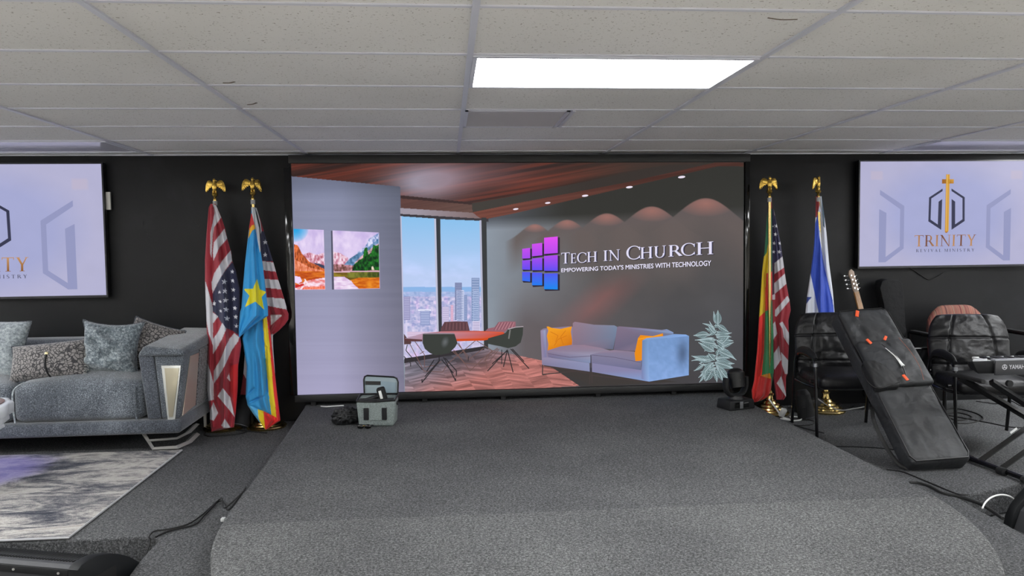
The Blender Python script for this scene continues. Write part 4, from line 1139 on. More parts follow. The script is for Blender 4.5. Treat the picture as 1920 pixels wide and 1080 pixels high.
cloth('flag_cloth', f2, L, Rr, 6.11, BLU, pt, .045, creases=cr, lean=.14)
# upper panel with the star, hanging over the front
L = cA([(400, 285), (398, 345), (385, 430), (375, 510), (350, 720), (335, 900), (322, 1070)])+cB([(325, 60), (314, 200), (314, 268)])
Rr = cA([(432, 285), (440, 360), (462, 450), (472, 620), (485, 700), (505, 860), (525, 1040)])+cB([(550, 20), (552, 95), (440, 170), (365, 228), (322, 268)])
pt = [(cA([(380, 335), (410, 335), (430, 425), (405, 430), (385, 470), (375, 440)]), (190, 34, 36)), (cA([(378, 500), (386, 450), (405, 425), (430, 418), (434, 450), (405, 470), (376, 530)]), (226, 170, 20)),
      (cA([(398, 270), (440, 270), (480, 460), (478, 600), (466, 640), (440, 500), (425, 420), (404, 335)]), (196, 200, 206)), (cA([(418, 280), (434, 280), (452, 360), (446, 380), (430, 320)]), (120, 130, 140)),
      (cA([(445, 843), (465, 925), (517, 945), (480, 985), (500, 1083), (432, 1020), (350, 1062), (385, 975), (340, 922), (412, 920)]), (218, 208, 20))]
cr = [(cA([(425, 420), (450, 620), (480, 800)]), -.012, 3.0), (cA([(400, 600), (380, 1050)]), .014, 6), (cB([(318, 262), (440, 170), (552, 95)]), .012, 3.5)]
cloth('flag_cloth', f2, L, Rr, 6.09, (34, 146, 208), pt, .055, creases=cr, lean=.10)

# third stand: green yellow red cloth and a stars and stripes cloth
p = at_y(1445, 372, 6.10)
f3 = flag_stand('brass eagle flag stand right of the video wall with green, yellow and red flag', at_y(1443, 765, 6.10).x, 0, p.x-.01, EZ+.418, 6.10, R(2))
L = cC([(206, 222), (195, 235), (170, 400), (150, 680), (130, 850), (115, 1080)])+cD([(115, 20), (100, 240), (85, 500), (60, 750), (40, 830), (45, 890), (60, 922)])
Rr = cC([(212, 222), (214, 400), (216, 1080)])+cD([(208, 100), (215, 400), (220, 680), (195, 830), (190, 870), (120, 915), (70, 925)])
G2 = (14, 92, 56)
pt = [(cC([(185, 215), (216, 215), (214, 320), (190, 330)]), (150, 40, 40)),
      (cC([(110, 730), (145, 728), (170, 690), (190, 540), (200, 540), (200, 850), (165, 870), (155, 1090), (100, 1090)]), (206, 176, 18)), (cD([(100, -5), (152, -5), (150, 195), (96, 248)]), (206, 176, 18)),
      (cC([(165, 868), (220, 850), (220, 1090), (155, 1090)]), (196, 36, 28)), (cD([(150, -5), (215, -5), (192, 168), (148, 192)]), (200, 38, 30)),
      (cD([(96, 240), (148, 192), (150, 500), (125, 705), (60, 930), (30, 930), (30, 800)]), (214, 36, 30)), (cD([(148, 190), (195, 168), (222, 400), (224, 690), (190, 690), (122, 706), (140, 500)]), (16, 118, 66)),
      (cD([(112, 708), (190, 690), (200, 735), (170, 730)]), (196, 130, 20)), (cD([(110, 712), (200, 736), (200, 880), (60, 930), (56, 905)]), (176, 32, 30))]
cloth('flag_cloth', f3, L, Rr, 6.185, G2, pt, .05, lean=.10, creases=[(cC([(190, 540), (160, 900)])+cD([(148, 190), (140, 500), (112, 708)]), -.02, 2.6), (cD([(70, 900), (190, 790)]), .014, 4), (cD([(170, 240), (165, 680)]), .010, 4)], nu=60)
L = cC([(214, 320), (212, 600), (212, 1080)])+cD([(200, 30), (205, 300), (215, 560), (215, 720), (235, 860), (240, 905)])
Rr = cC([(228, 325), (250, 430), (285, 600), (303, 725), (320, 850), (335, 950), (355, 1060)])+cD([(332, 20), (346, 90), (358, 180), (338, 260), (344, 400), (338, 550), (332, 690), (318, 720), (318, 880), (300, 905)])
R3 = (150, 34, 48)
pt = [(cC([(205, 300), (236, 300), (270, 480), (303, 722), (235, 780), (205, 780)]), (40, 36, 74)),
      (cC([(228, 320), (240, 330), (245, 390), (232, 372)]), (170, 150, 160)),
      (cC([(232, 782), (305, 722), (318, 815), (235, 872)]), WHT), (cC([(232, 950), (322, 868), (335, 955), (235, 1042)]), WHT), (cC([(205, 780), (234, 780), (232, 1090), (205, 1090)]), (60, 36, 62)),
      (cC([(215, 1050), (240, 1040), (240, 1090), (215, 1090)]), WHT),
      (cD([(230, 180), (330, 62), (350, 100), (240, 232), (228, 225)]), WHT), (cD([(262, 288), (290, 272), (345, 370), (345, 470), (300, 400), (290, 330)]), WHT),
      (cD([(215, 290), (230, 270), (248, 370), (212, 422)]), WHT), (cD([(218, 530), (262, 468), (280, 580), (225, 662), (215, 640)]), WHT), (cD([(278, 518), (340, 590), (340, 700), (310, 697), (285, 620)]), WHT), (cD([(243, 772), (280, 712), (302, 790), (325, 890), (290, 840)]), WHT)]
for sx, sy, r in ((250, 467, 19), (243, 537, 20), (232, 612, 17), (280, 613, 16), (228, 685, 15), (275, 685, 18), (222, 470, 9)):
    pt.append((star(sx, sy, r, cC, .15), (225, 225, 232)))
cloth('flag_cloth', f3, L, Rr, 6.19, R3, pt, .05, creases=[(cC([(235, 800), (238, 1080)])+cD([(232, 60), (235, 270), (262, 460), (285, 620), (300, 790)]), -.02, 2.8), (cD([(290, 280), (300, 400), (338, 480)]), -.014, 3), (cC([(265, 450), (300, 950)]), .012, 5)])
# fourth stand: white and blue cloth behind the chair
p = at_y(1534, 372, 6.10)
f4 = flag_stand('brass eagle flag stand behind the black chairs with white and blue flag', at_y(1548, 757, 6.10).x, 0, p.x, EZ+.418, 6.10, R(48))
L = cE([(308, 125), (307, 200), (300, 330), (288, 430), (270, 550), (264, 620), (262, 780), (268, 880)])
Rr = cE([(332, 128), (342, 200), (352, 280), (362, 400), (378, 520), (386, 620), (392, 760), (388, 880)])
pt = [(cE([(300, 120), (322, 128), (324, 160), (312, 215), (300, 215)]), (140, 40, 46)), (cE([(330, 120), (340, 125), (345, 260), (338, 250), (333, 180)]), (40, 70, 90)),
      (cE([(316, 200), (322, 290), (345, 430), (378, 560), (400, 780), (400, 880), (390, 880), (320, 612), (284, 438), (300, 320), (305, 240)]), (38, 72, 178)),
      (cE([(264, 545), (292, 543), (272, 568), (262, 580)]), (44, 64, 140))]
cloth('flag_cloth', f4, L, Rr, 6.10, (206, 210, 222), pt, .055, creases=[(cE([(320, 200), (345, 430), (380, 600)]), -.02, 3.2), (cE([(305, 300), (300, 620)]), .012, 6), (cE([(286, 440), (320, 612)]), -.01, 3)])
# ---------------------------------------------------------------- left side: sofa, pillows, rug
def velvet(name, dark, mid, light, sc=60, big=3.0):
    mt = mat(name, mid, 0.75, Sheen_Weight=0.35, Specular_IOR_Level=0.2); t = NT(mt)
    a = t.noise(big, 4, 0.65, dist=0.8)
    b = t.noise(sc, 4, 0.75)
    q = t.n('ShaderNodeMath', operation='MULTIPLY_ADD'); t.l(b, q.inputs[0]); q.inputs[1].default_value = 0.72
    r_ = t.n('ShaderNodeMath', operation='MULTIPLY'); t.l(a, r_.inputs[0]); r_.inputs[1].default_value = 0.32
    t.l(r_.outputs[0], q.inputs[2])
    t.base(t.ramp(q.outputs[0], [(0.40, dark), (0.52, mid), (0.66, light)]))
    t.bump(b, 0.25, 0.004)
    return mt
M_VEL = velvet('grey_velvet', (38, 42, 48), (76, 82, 89), (148, 155, 162), 150, 1.6)
M_VELD = velvet('dark_grey_velvet', (38, 41, 48), (70, 75, 83), (116, 122, 130), 150, 1.6)
M_VELL = velvet('light_grey_velvet', (96, 104, 108), (140, 148, 152), (182, 188, 190), 50, 2.0)
def crackle(name, cell, linec, sc=22):
    mt = mat(name, cell, 0.75, Sheen_Weight=0.3); t = NT(mt)
    nz = t.n('ShaderNodeTexNoise'); nz.inputs['Scale'].default_value = 14; t.l(t.co, nz.inputs['Vector'])
    mx = t.n('ShaderNodeMix', data_type='VECTOR'); mx.inputs[0].default_value = 0.05
    t.l(t.co, mx.inputs[4]); t.l(nz.outputs['Color'], mx.inputs[5])
    d = t.voro(sc, 'DISTANCE_TO_EDGE', mx.outputs[1])
    c = t.ramp(d, [(0.07, linec), (0.13, cell)])
    t.base(c); t.bump(d, 0.3, 0.004)
    return mt
M_CRK = crackle('patterned_velvet', (122, 118, 116), (34, 33, 36), 44)
M_CRKD = crackle('patterned_side_fabric', (116, 116, 120), (34, 34, 38), 46)
M_CHAMP = mat('champagne_mirror', (172, 166, 146), 0.3, 0.6)
M_PALEM = mat('pale_mirror_frame', (206, 208, 204), 0.25, 0.5)

so = thing('sofa', 'long grey velvet sofa with chrome legs against the left wall', 'sofa', (-3.1, 5.9, PZ))
def puff(bm, x0, x1, y0, y1, z0, z1, bev=.05, top=.03, front=.02, n=14):
    """upholstered block: rounded box subdivided and swollen"""
    vs = box(bm, (0, 0, 0), (1, 1, 1))
    es = list({e for v in vs for e in v.link_edges})
    r = bmesh.ops.subdivide_edges(bm, edges=es, cuts=n, use_grid_fill=True)
    vs = list(bm.verts)
    cxx, cyy, czz = (x0+x1)/2, (y0+y1)/2, (z0+z1)/2
    hx, hy, hz = abs(x1-x0)/2, abs(y1-y0)/2, abs(z1-z0)/2
    for v in vs:
        p = Vector((v.co.x*2*hx, v.co.y*2*hy, v.co.z*2*hz))
        q = Vector((max(-hx+bev, min(hx-bev, p.x)), max(-hy+bev, min(hy-bev, p.y)), max(-hz+bev, min(hz-bev, p.z))))
        d = p-q
        if d.length > 1e-9: p = q+d.normalized()*bev*min(1.0, 1.0)
        u, w_, tt = p.x/hx, p.y/hy, p.z/hz
        if top and p.z > 0: p.z += top*(1-u*u)*(1-w_*w_)*tt
        if front and p.y < 0: p.y -= front*(1-u*u)*(1-tt*tt)*(-w_)
        v.co = p+Vector((cxx, cyy, czz))
    return vs
bm = new(); bx(bm, -4.5, -1.885, 5.47, 6.28, .292, .392, .03, 4); obj('base_frame', bm, M_VELD, so, True)
for (a, b_) in ((-3.02, -2.14), (-3.98, -3.03)):
    bm = new(); puff(bm, a, b_, 5.50, 6.12, .392, .665, .055, .065, .02); obj('seat_cushion', bm, M_VEL, so, True)
bm = new(); tube(bm, [(-2.995, 5.488, .40), (-3.0, 5.478, .53), (-2.995, 5.49, .63), (-2.96, 5.56, .67)], .006, 8); obj('piping', bm, M_VELL, so, True)
bm = new(); tube(bm, [(-2.185, 5.492, .40), (-2.19, 5.482, .53), (-2.19, 5.50, .63)], .009, 8); obj('piping', bm, M_VEL, so, True)
bm = new(); puff(bm, -4.4, -2.0, 6.06, 6.30, .42, .905, .05, .012, .0); obj('backrest', bm, M_VELD, so, True)
# arm: tapered block with overhanging padded top
def hexa(bm, pts, bevel=.012, seg=3):
    """pts: 8 corners: bottom 4 (ccw), top 4"""
    v = [bm.verts.new(p) for p in pts]
    fs = [(3, 2, 1, 0), (4, 5, 6, 7), (0, 1, 5, 4), (1, 2, 6, 5), (2, 3, 7, 6), (3, 0, 4, 7)]
    for f in fs: bm.faces.new([v[i] for i in f])
    es = list({e for x in v for e in x.link_edges})
    if bevel: bmesh.ops.bevel(bm, geom=es, offset=bevel, segments=seg, affect='EDGES', profile=.5)
bm = new()
hexa(bm, [(-2.02, 5.50, .392), (-1.895, 5.50, .392), (-1.895, 6.28, .392), (-2.02, 6.28, .392),
          (-2.06, 5.50, .855), (-1.850, 5.50, .855), (-1.85, 6.28, .855), (-2.06, 6.28, .855)], .018)
obj('armrest', bm, M_VEL, so, True)
bm = new()
hexa(bm, [(-2.115, 5.495, .392), (-2.022, 5.495, .392), (-2.022, 6.28, .392), (-2.115, 6.28, .392),
          (-2.165, 5.495, .86), (-2.062, 5.495, .86), (-2.062, 6.28, .90), (-2.165, 6.28, .90)], .015)
obj('inner_arm_panel', bm, M_VELD, so, True)
bm = new()
hexa(bm, [(-2.165, 5.47, .845), (-1.835, 5.47, .84), (-1.835, 6.30, .86), (-2.165, 6.30, .86),
          (-2.125, 5.50, .915), (-1.855, 5.47, .885), (-1.835, 6.30, .955), (-2.12, 6.30, .965)], .022, 4)
obj('arm_pad', bm, M_VEL, so, True)
def fslab(bm, pts, y, th=.01):      # pts (x,z) on front plane
    prism(bm, [(a, b) for a, b in pts], th, Matrix.Translation((0, y-th, 0)) @ MXZ, .002)
def px_front(lst, Y):               # crop-2 coordinates (150,590)/4 to x,z
    o_ = []
    for x, y in lst:
        q_ = at_y(150+x/4, 590+y/4, Y); o_.append((q_.x, q_.z))
    return o_
bm = new(); fslab(bm, px_front([(608, 382), (756, 382), (712, 785), (657, 792)], 5.49), 5.499, .008); obj('mirror_frame', bm, M_PALEM, so, True)
bm = new(); fslab(bm, px_front([(630, 402), (742, 402), (694, 768), (664, 770)], 5.48), 5.491, .006); obj('mirror_inlay', bm, M_CHAMP, so, True)
# outer side panels, following the taper
def side_pt(y, z):
    t = (z-.392)/(.855-.392); return Vector((-1.895+.045*t+.003, y, z))
def side_slab(bm, pts, th=.006):
    vs = [bm.verts.new(side_pt(y, z)) for y, z in pts]; f = bm.faces.new(vs)
    r = bmesh.ops.extrude_face_region(bm, geom=[f])
    for g in r['geom']:
        if isinstance(g, bmesh.types.BMVert): g.co.x += th
bm = new(); side_slab(bm, [(5.53, .41), (5.80, .43), (5.80, .82), (5.62, .82)]); obj('side_mirror', bm, mat('rose_mirror', (186, 170, 158), .3, .4), so, True)
bm = new(); side_slab(bm, [(5.82, .42), (6.26, .42), (6.26, .84), (5.82, .84)], .005); obj('side_fabric', bm, M_CRKD, so, True)
bm = new()
tube(bm, [(-2.16, 5.53, .292), (-2.10, 5.54, .175), (-1.945, 5.56, .175), (-1.91, 5.70, .175), (-1.93, 5.95, .175)], .018, 4, smooth=False, sx=1.4, sy=.7)
tube(bm, [(-2.125, 5.54, .235), (-1.945, 5.56, .238), (-1.91, 5.70, .245), (-1.93, 5.95, .25)], .017, 4, smooth=False, sx=1.4, sy=.5)
obj('leg', bm, M_STEEL, so, True, angle=20)
bm = new(); bx(bm, -1.945, -1.925, 6.17, 6.19, PZ, .292); obj('leg', bm, M_STEEL, so, True)
bm = new(); tube(bm, [(-4.3, 5.53, .292), (-4.35, 5.53, .165), (-4.45, 5.6, .165)], .010, 4, smooth=False, sx=2.0, sy=.6); obj('leg', bm, M_STEEL, so, True)
bm = new(); bx(bm, -4.42, -4.40, 6.17, 6.19, PZ, .292); obj('leg', bm, M_STEEL, so, True)

def pillow(label, c, w_, h_, t_, rot, mt, extra=None, wr=.0, pinch=.07, seed=1, group=None):
    bm = new(); n = 30
    def P(i, j, s):
        u = -1+2*i/n; v = -1+2*j/n
        x = w_/2*u*(1-pinch*(1-v*v)*abs(u)**3); z = h_/2*v*(1-pinch*(1-u*u)*abs(v)**3)
        th = t_/2*((1-abs(u)**2.6)*(1-abs(v)**2.6))**.55
        k = fbm(np.array([u*2.2+seed*7+ (9 if s > 0 else 0)]), np.array([v*5.0+seed*3+u*2]), 120+seed, 3)[0]-.5
        th *= 1+wr*2*k
        return Vector((x, -s*th, z))
    F = {}
    for s in (1, -1):
        for i in range(n+1):
            for j in range(n+1):
                if s == -1 and (i in (0, n) or j in (0, n)): F[(s, i, j)] = F[(1, i, j)]; continue
                F[(s, i, j)] = bm.verts.new(P(i, j, s))
    for s in (1, -1):
        for i in range(n):
            for j in range(n):
                q_ = [F[(s, i, j)], F[(s, i+1, j)], F[(s, i+1, j+1)], F[(s, i, j+1)]]
                try: bm.faces.new(q_ if s == 1 else q_[::-1])
                except ValueError: pass
    o = thing('pillow', label, 'pillow', c, 0, group)
    o.rotation_euler = rot
    obj('cover', bm, mt, o, angle=180)
    bm = new()
    ring = [P(i, 0, 1) for i in range(0, n, 2)]+[P(n, j, 1) for j in range(0, n, 2)]+[P(i, n, 1) for i in range(n, 0, -2)]+[P(0, j, 1) for j in range(n, 0, -2)]
    tube(bm, ring+[ring[0]], .005, 6, 2); obj('piping', bm, M_VEL if mt is not M_CRK else M_VELD, o)
    return o
pillow('pale grey velvet square pillow at the left edge of the sofa', (-3.335, 5.83, .875), .50, .44, .17, (R(-16), R(4), R(4)), M_VELL, seed=2)
pl = pillow('patterned lumbar pillow with a button on the sofa', (-2.855, 5.70, .798), .55, .28, .17, (R(-24), R(-5), R(0)), M_CRK, seed=3)
bm = new(); sph(bm, (.02, -.088, .03), (.013, .006, .013), 14); obj('button', bm, mat('gold_button', (190, 180, 140), .3, .8), pl)
bm = new(); tube(bm, [(.02, -.086, .03), (.015, -.086, -.03), (.02, -.068, -.09), (.03, -.02, -.13)], .007, 8); obj('strap', bm, M_BLACKM, pl)
bm = new()
for k in range(46):
    z = -.125+k*.25/45; a = random.uniform(-.012, .012)
    tube(bm, [(.245, -.012, z), (.26+random.uniform(0, .014), -.02+a, z+a), (.272+random.uniform(-.005, .015), -.012+a, z-.008)], .0022, 5, 3)
tag(obj('fringe', bm, mat('silver_fringe', (132, 134, 132), .6), pl), None)
pillow('shiny crumpled grey velvet square pillow in the middle of the sofa', (-2.462, 5.78, .868), .42, .41, .19, (R(-14), R(4), R(6)), velvet('shiny_grey_velvet', (60, 68, 74), (104, 114, 120), (176, 184, 186), 60, 3.0), wr=.9, seed=5, pinch=.17)
pillow('patterned square pillow tucked against the sofa arm', (-2.235, 5.93, .845), .37, .40, .15, (R(-20), R(20), R(10)), M_CRK, seed=6)

# rug
def rug_mat():
    mt = mat('abstract_rug', (170, 168, 165), .95, Specular_IOR_Level=.1); t = NT(mt)
    v1 = t.mapping((1.1, 2.6, 1), (0, 0, R(6)))
    a = t.noise(1.5, 7, .68, v1, 1.6)
    st = t.noise(34, 4, .75, t.mapping((.5, 1.6, 1), (0, 0, R(28))))
    fine = t.noise(170, 2, .6)
    q = t.n('ShaderNodeMath', operation='MULTIPLY_ADD'); t.l(st, q.inputs[0]); q.inputs[1].default_value = .34; t.l(a, q.inputs[2])
    q2 = t.n('ShaderNodeMath', operation='MULTIPLY_ADD'); t.l(fine, q2.inputs[0]); q2.inputs[1].default_value = .22; t.l(q.outputs[0], q2.inputs[2])
    c = t.ramp(q2.outputs[0], [(.62, (62, 65, 74)), (.72, (108, 108, 112)), (.79, (150, 147, 144)), (.87, (182, 179, 174)), (.96, (146, 140, 136))])
    # lilac stain patch
    g = t.n('ShaderNodeVectorMath', operation='DISTANCE'); t.l(t.mapping((1, 1, 0)), g.inputs[0]); g.inputs[1].default_value = (-3.00, 5.12, 0)
    gm = t.n('ShaderNodeMath', operation='MULTIPLY_ADD'); t.l(a, gm.inputs[0]); gm.inputs[1].default_value = -.5; t.l(g.outputs[1], gm.inputs[2])
    f = t.ramp(gm.outputs[0], [(.02, (215, 215, 215)), (.22, (0, 0, 0))])
    t.base(t.mix(f, c, (132, 124, 186))); t.bump(q2.outputs[0], .4, .006)
    return mt
bm = new(); prism(bm, [(-5.0, 3.86), (-1.882, 3.86), (-1.89, 5.50), (-5.0, 5.55)], .012, Matrix.Translation((0, 0, PZ)), .004)
rg = obj('rug', bm, rug_mat()); tag(rg, 'abstract grey and white distressed rug in front of the sofa', 'rug')
bm = new(); tube(bm, [(-4.99, 3.86, PZ+.008), (-1.882, 3.86, PZ+.008), (-1.89, 5.5, PZ+.008)], .006, 6, smooth=False)
obj('edge_binding', bm, mat('rug_binding', (172, 172, 174), .8), rg)

# scalloped white side table at the frame edge
st = thing('side_table', 'white scalloped pedestal table cut off by the left edge in front of the sofa', 'table', (-2.86, 4.6, PZ+.012))
prof = [(.16, 0), (.165, .02), (.12, .05), (.10, .16), (.12, .26), (.18, .30), (.225, .34), (.215, .355), (.25, .375), (.245, .395), (.275, .42), (.272, .445), (.298, .46), (.300, .515), (.292, .525), (.27, .525)]
bm = new(); lathe(bm, prof, (0, 0, 0), 96, lambda a, z: 1+.025*math.cos(14*a)); obj('pedestal', bm, mat('white_lacquer', (196, 200, 206), .35), st, angle=60)
bm = new(); cyl(bm, (0, 0, .524), (0, 0, .530), .262, .262, 48); obj('table_top', bm, mat('brown_glass_top', (96, 52, 44), .15), st)

# ---------------------------------------------------------------- par light, cables between the flags
def parcan(name, label, c, yaw, tilt, s=1.0):
    t = thing(name, label, 'stage light', c, yaw)
    bm = new(); M = Matrix.Translation((0, 0, .12*s)) @ Matrix.Rotation(tilt, 4, 'X')
    v = cyl(bm, (0, .10*s, 0), (0, -.10*s, 0), .062*s, .078*s, 28); xf(v, M)
    v = cyl(bm, (0, .14*s, 0), (0, .10*s, 0), .04*s, .062*s, 28); xf(v, M)
    obj('housing', bm, M_BLACKM, t)
    bm = new(); v = cyl(bm, (0, -.101*s, 0), (0, -.106*s, 0), .068*s, .068*s, 28); xf(v, M); obj('lens', bm, mat('grey_lens', (96, 98, 104), .15), t)
    bm = new(); tube(bm, [(-.085*s, 0, .12*s), (-.085*s, 0, .01), (.085*s, 0, .01), (.085*s, 0, .12*s)], .010*s, 4, smooth=False, sx=1.6, sy=.5); obj('bracket', bm, M_BLACK, t)
    return t
parcan('par_light', 'small dark floor spotlight between the two left flag stands', (-1.64, 6.16, PZ), R(-20), R(62), 1.05)
def cable(label, pts, r, m_, cat='cable', name='cable', group=None):
    bm = new(); tube(bm, pts, r, 8, 8); o = obj(name, bm, m_); tag(o, label, cat, group); return o
def gz(px, py, z, lift=.004): q_ = at_z(px, py, z+lift); return (q_.x, q_.y, q_.z)
cable('black cable coiled on the carpet below the left flags', [gz(*p, PZ) for p in ((398, 806), (420, 800), (450, 798), (470, 790), (480, 800), (455, 812), (425, 816), (392, 818), (384, 812), (402, 804), (440, 806), (500, 812))], .006, M_RUB)
# cables from the stage edge down to the floor monitor
q0 = at_z(425, 967, PZ)
def lp(px, py, z): q_ = at_z(px, py, z); return (q_.x, q_.y, z)
A1 = [(-1.082, 4.06, SZ+.005), lp(422, 952, PZ+.12), lp(416, 935, PZ+.05), lp(405, 942, PZ+.012), lp(378, 966, PZ+.008), lp(352, 983, PZ+.008), lp(318, 992, PZ+.008), lp(290, 996, PZ+.008), lp(280, 1006, PZ+.01), (-1.475, 3.80, PZ-.02), (-1.49, 3.66, .03), (-1.50, 3.55, .012)]
cable('thin black cable looping from the stage edge to the left floor monitor', A1, .0042, M_RUB)
A2 = [(-1.085, 4.09, SZ+.006), lp(430, 955, PZ+.10), lp(421, 944, PZ+.03), lp(410, 940, PZ+.010), lp(385, 964, PZ+.008), lp(366, 983, PZ+.008), lp(330, 992, PZ+.008), lp(308, 999, PZ+.008), lp(292, 1007, PZ+.008)]
cable('second thin black cable lying along the left stage edge', A2, .0048, M_RUB)
bm = new(); box(bm, (0, 0, 0), (.022, .03, .018), .004); o = obj('cable_plug', bm, M_WHITE); q_ = at_z(420, 971, PZ+.02); o.location = (q_.x-.004, q_.y, PZ+.012)
tag(o, 'tiny white plug at the end of the black cables by the stage edge', 'plug')

# ---------------------------------------------------------------- floor monitors
M_MON = mat('monitor_paint', (52, 53, 56), .6)
M_MONE = mat('monitor_end_plastic', (17, 19, 21), .55, Specular_IOR_Level=.3)
def wedge(label, c, rz, W=1.0, near_end=False):
    t = thing('floor_monitor', label, 'speaker', c, rz); t.scale = (1, 1, .84)
    pr = [(.01, 0), (-.008, .325), (.01, .338), (.05, .342), (.12, .330), (.24, .262), (.36, .12), (.40, .0)]
    def MX(x0): return Matrix(((0, 0, 1, x0), (1, 0, 0, 0), (0, 1, 0, 0), (0, 0, 0, 1)))
    bm = new(); prism(bm, pr, W-.10, MX(-W+.05), .003, 1); obj('cabinet', bm, M_MON, t, angle=20)
    bm = new(); bx(bm, -W+.06, -.055, -.013, -.002, .285, .322, .003); obj('trim_strip', bm, M_BLACKM, t)
    bm = new(); n = 60
    for k in range(n):
        x = -W+.07+k*(W-.14)/(n-1)
        hexa(bm, [(x-.0035, .03, .338), (x+.0035, .03, .338), (x+.0035, .12, .329), (x-.0035, .12, .329), (x-.0035, .03, .345), (x+.0035, .03, .345), (x+.0035, .12, .335), (x-.0035, .12, .335)], 0)
        hexa(bm, [(x-.0035, .12, .329), (x+.0035, .12, .329), (x+.0035, .24, .26), (x-.0035, .24, .26), (x-.0035, .12, .335), (x+.0035, .12, .335), (x+.0035, .24, .266), (x-.0035, .24, .266)], 0)
    obj('grille', bm, M_BLACKM, t, smooth=False)
    ck = [(0, 0), (-.02, .33), (.0, .346), (.04, .353), (.08, .352), (.12, .343), (.17, .324), (.22, .296), (.28, .254), (.33, .205), (.38, .138), (.41, .07), (.42, 0)]
    for x0 in (-.05, -W):
        bm = new(); prism(bm, ck, .05, MX(x0), .004, 2); obj('end_cheek', bm, M_MONE, t, angle=30)
    bm = new(); bx(bm, -.004, .004, .06, .19, .17, .255, .003); obj('handle_recess', bm, M_GLOSS if False else mat('recess_black', (6, 6, 7), .9), t)
    for k in range(3):
        if .10+.22*k > W-.08: break
        bm = new(); cyl(bm, (-.10-.22*k, -.012, .303), (-.10-.22*k, -.016, .303), .006, .006, 8); obj('screw', bm, M_STEEL, t)
    return t
mn = wedge('dark stage floor monitor speaker at the bottom left corner below the platform', (-1.515, 3.20, 0), R(-17), 1.0)
def sans_on(name, string, parent, M, wd, ht, m_):
    V, Fc = sans_mesh(string, .006)
    me = bpy.data.meshes.new(name); me.from_pydata([tuple(M @ Vector((u*wd, v*ht, 0))) for u, v in V], [], Fc)
    return finish(name, me, m_, parent, False, False)
Mt = Matrix.Translation((-.30, -.0075, .20)) @ Matrix.Rotation(R(90), 4, 'X')
sans_on('lettering', 'TRM', mn, Mt, .13, .035, M_BLACK)
bm = new(); bx(bm, -.42, -.35, -.0035, -.002, .225, .275); ob = obj('note', bm, mat('masking_tape_note', (202, 200, 160), .7), mn)
ob.rotation_euler = (0, R(-4), 0); ob.location = (0, -.002, 0); tag(ob, 'cream paper tape note')
wedge('black stage floor monitor speaker at the lower right edge below the keyboard stand', (3.45, 3.93, 0), R(97), .55)
# ---------------------------------------------------------------- stage: camera bag, cloth bag, pouch, moving head
M_CANV = mat('grey_green_canvas', (112, 122, 120), .9); _t = NT(M_CANV); _t.base(_t.ramp(_t.noise(160, 2, .6), [(.35, (96, 104, 103)), (.65, (134, 144, 142))])); _t.bump(_t.noise(200, 2), .2, .002)
M_CANVL = mat('pale_bag_lining', (138, 152, 158), .8)
bg = thing('camera_bag', 'open grey-green padded camera bag standing at the foot of the video wall', 'bag', (-.515, 5.52, SZ), R(-4))
bm = new()
hexa(bm, [(-.125, -.085, .0), (.125, -.085, 0), (.13, .085, 0), (-.125, .085, 0), (-.14, -.095, .185), (.14, -.09, .185), (.14, .095, .20), (-.14, .095, .20)], .02, 3)
obj('body', bm, M_CANV, bg)
bm = new(); tube(bm, [(-.135, -.09, .186), (.0, -.096, .184), (.135, -.085, .19), (.142, .09, .202), (0, .098, .202), (-.14, .092, .202), (-.135, -.09, .186)], .007, 8, smooth=False); obj('rim_zip', bm, M_BLACK, bg)
bm = new(); bx(bm, -.122, .122, -.075, .078, .184, .192); obj('opening', bm, mat('bag_inside', (30, 31, 33), .9), bg)
ld = [(-.12, 0), (.125, 0), (.128, .09), (.118, .118), (.095, .128), (-.10, .142), (-.118, .134), (-.125, .112)]
Ml = Matrix.Translation((.008, .10, .195)) @ Matrix.Rotation(R(-8), 4, 'X')
bm = new(); prism(bm, ld, .022, Ml @ MXZ, .004); obj('lid', bm, M_CANVL, bg)
bm = new(); tube(bm, [Ml @ Vector((a, -.003, b)) for a, b in ld[1:]+[(-.12, 0)]], .006, 8, smooth=False); obj('lid_zip', bm, M_BLACK, bg)
bm = new(); prism(bm, [(-.112, .075), (0.0, .072), (0, .098), (-.113, .102)], .004, Ml @ Matrix.Translation((0, -.006, 0)) @ MXZ); obj('lid_strap', bm, M_BLACK, bg)
bm = new(); prism(bm, [(.0, .005), (.108, .005), (.11, .088), (.0, .10)], .004, Ml @ Matrix.Translation((0, -.006, 0)) @ MXZ, .001); obj('lid_pocket', bm, mat('blue_grey_mesh', (124, 142, 152), .7), bg)
for x in (-.085, .045):
    bm = new(); bx(bm, x, x+.034, -.0985, -.088, .055, .140, .001, M=Matrix.Rotation(R(1.5), 4, 'X')); obj('velcro_patch', bm, M_BLACKM, bg)
bm = new(); prism(bm, [(-.048, .05), (.042, .05), (.042, .14), (-.048, .14)], .002, Matrix.Translation((0, -.0945, 0)) @ MXZ); obj('front_pocket', bm, M_CANV, bg)
bm = new(); tube(bm, [(.142, -.03, .155), (.146, -.02, .170), (.146, .0, .165), (.144, -.01, .14), (.142, -.03, .155)], .003, 6); obj('ring', bm, M_BLACK, bg)
cm = thing('camera_gimbal', 'black camera grip with a white label sticking out of the open bag', 'camera', (-.47, 5.49, SZ+.16))
bm = new(); bx(bm, -.025, .035, -.02, .03, .0, .115, .014, 3, M=Matrix.Rotation(R(-14), 4, 'Y')); obj('body', bm, M_BLACKM, cm)
bm = new(); cyl(bm, (-.02, 0, .055), (-.125, .01, .02), .013, .016, 14); obj('arm', bm, M_BLACK, cm)
bm = new(); bx(bm, -.012, .008, -.0235, -.018, .035, .095, .004, 2, M=Matrix.Rotation(R(-14), 4, 'Y')); obj('label_plate', bm, M_WHITE, cm)

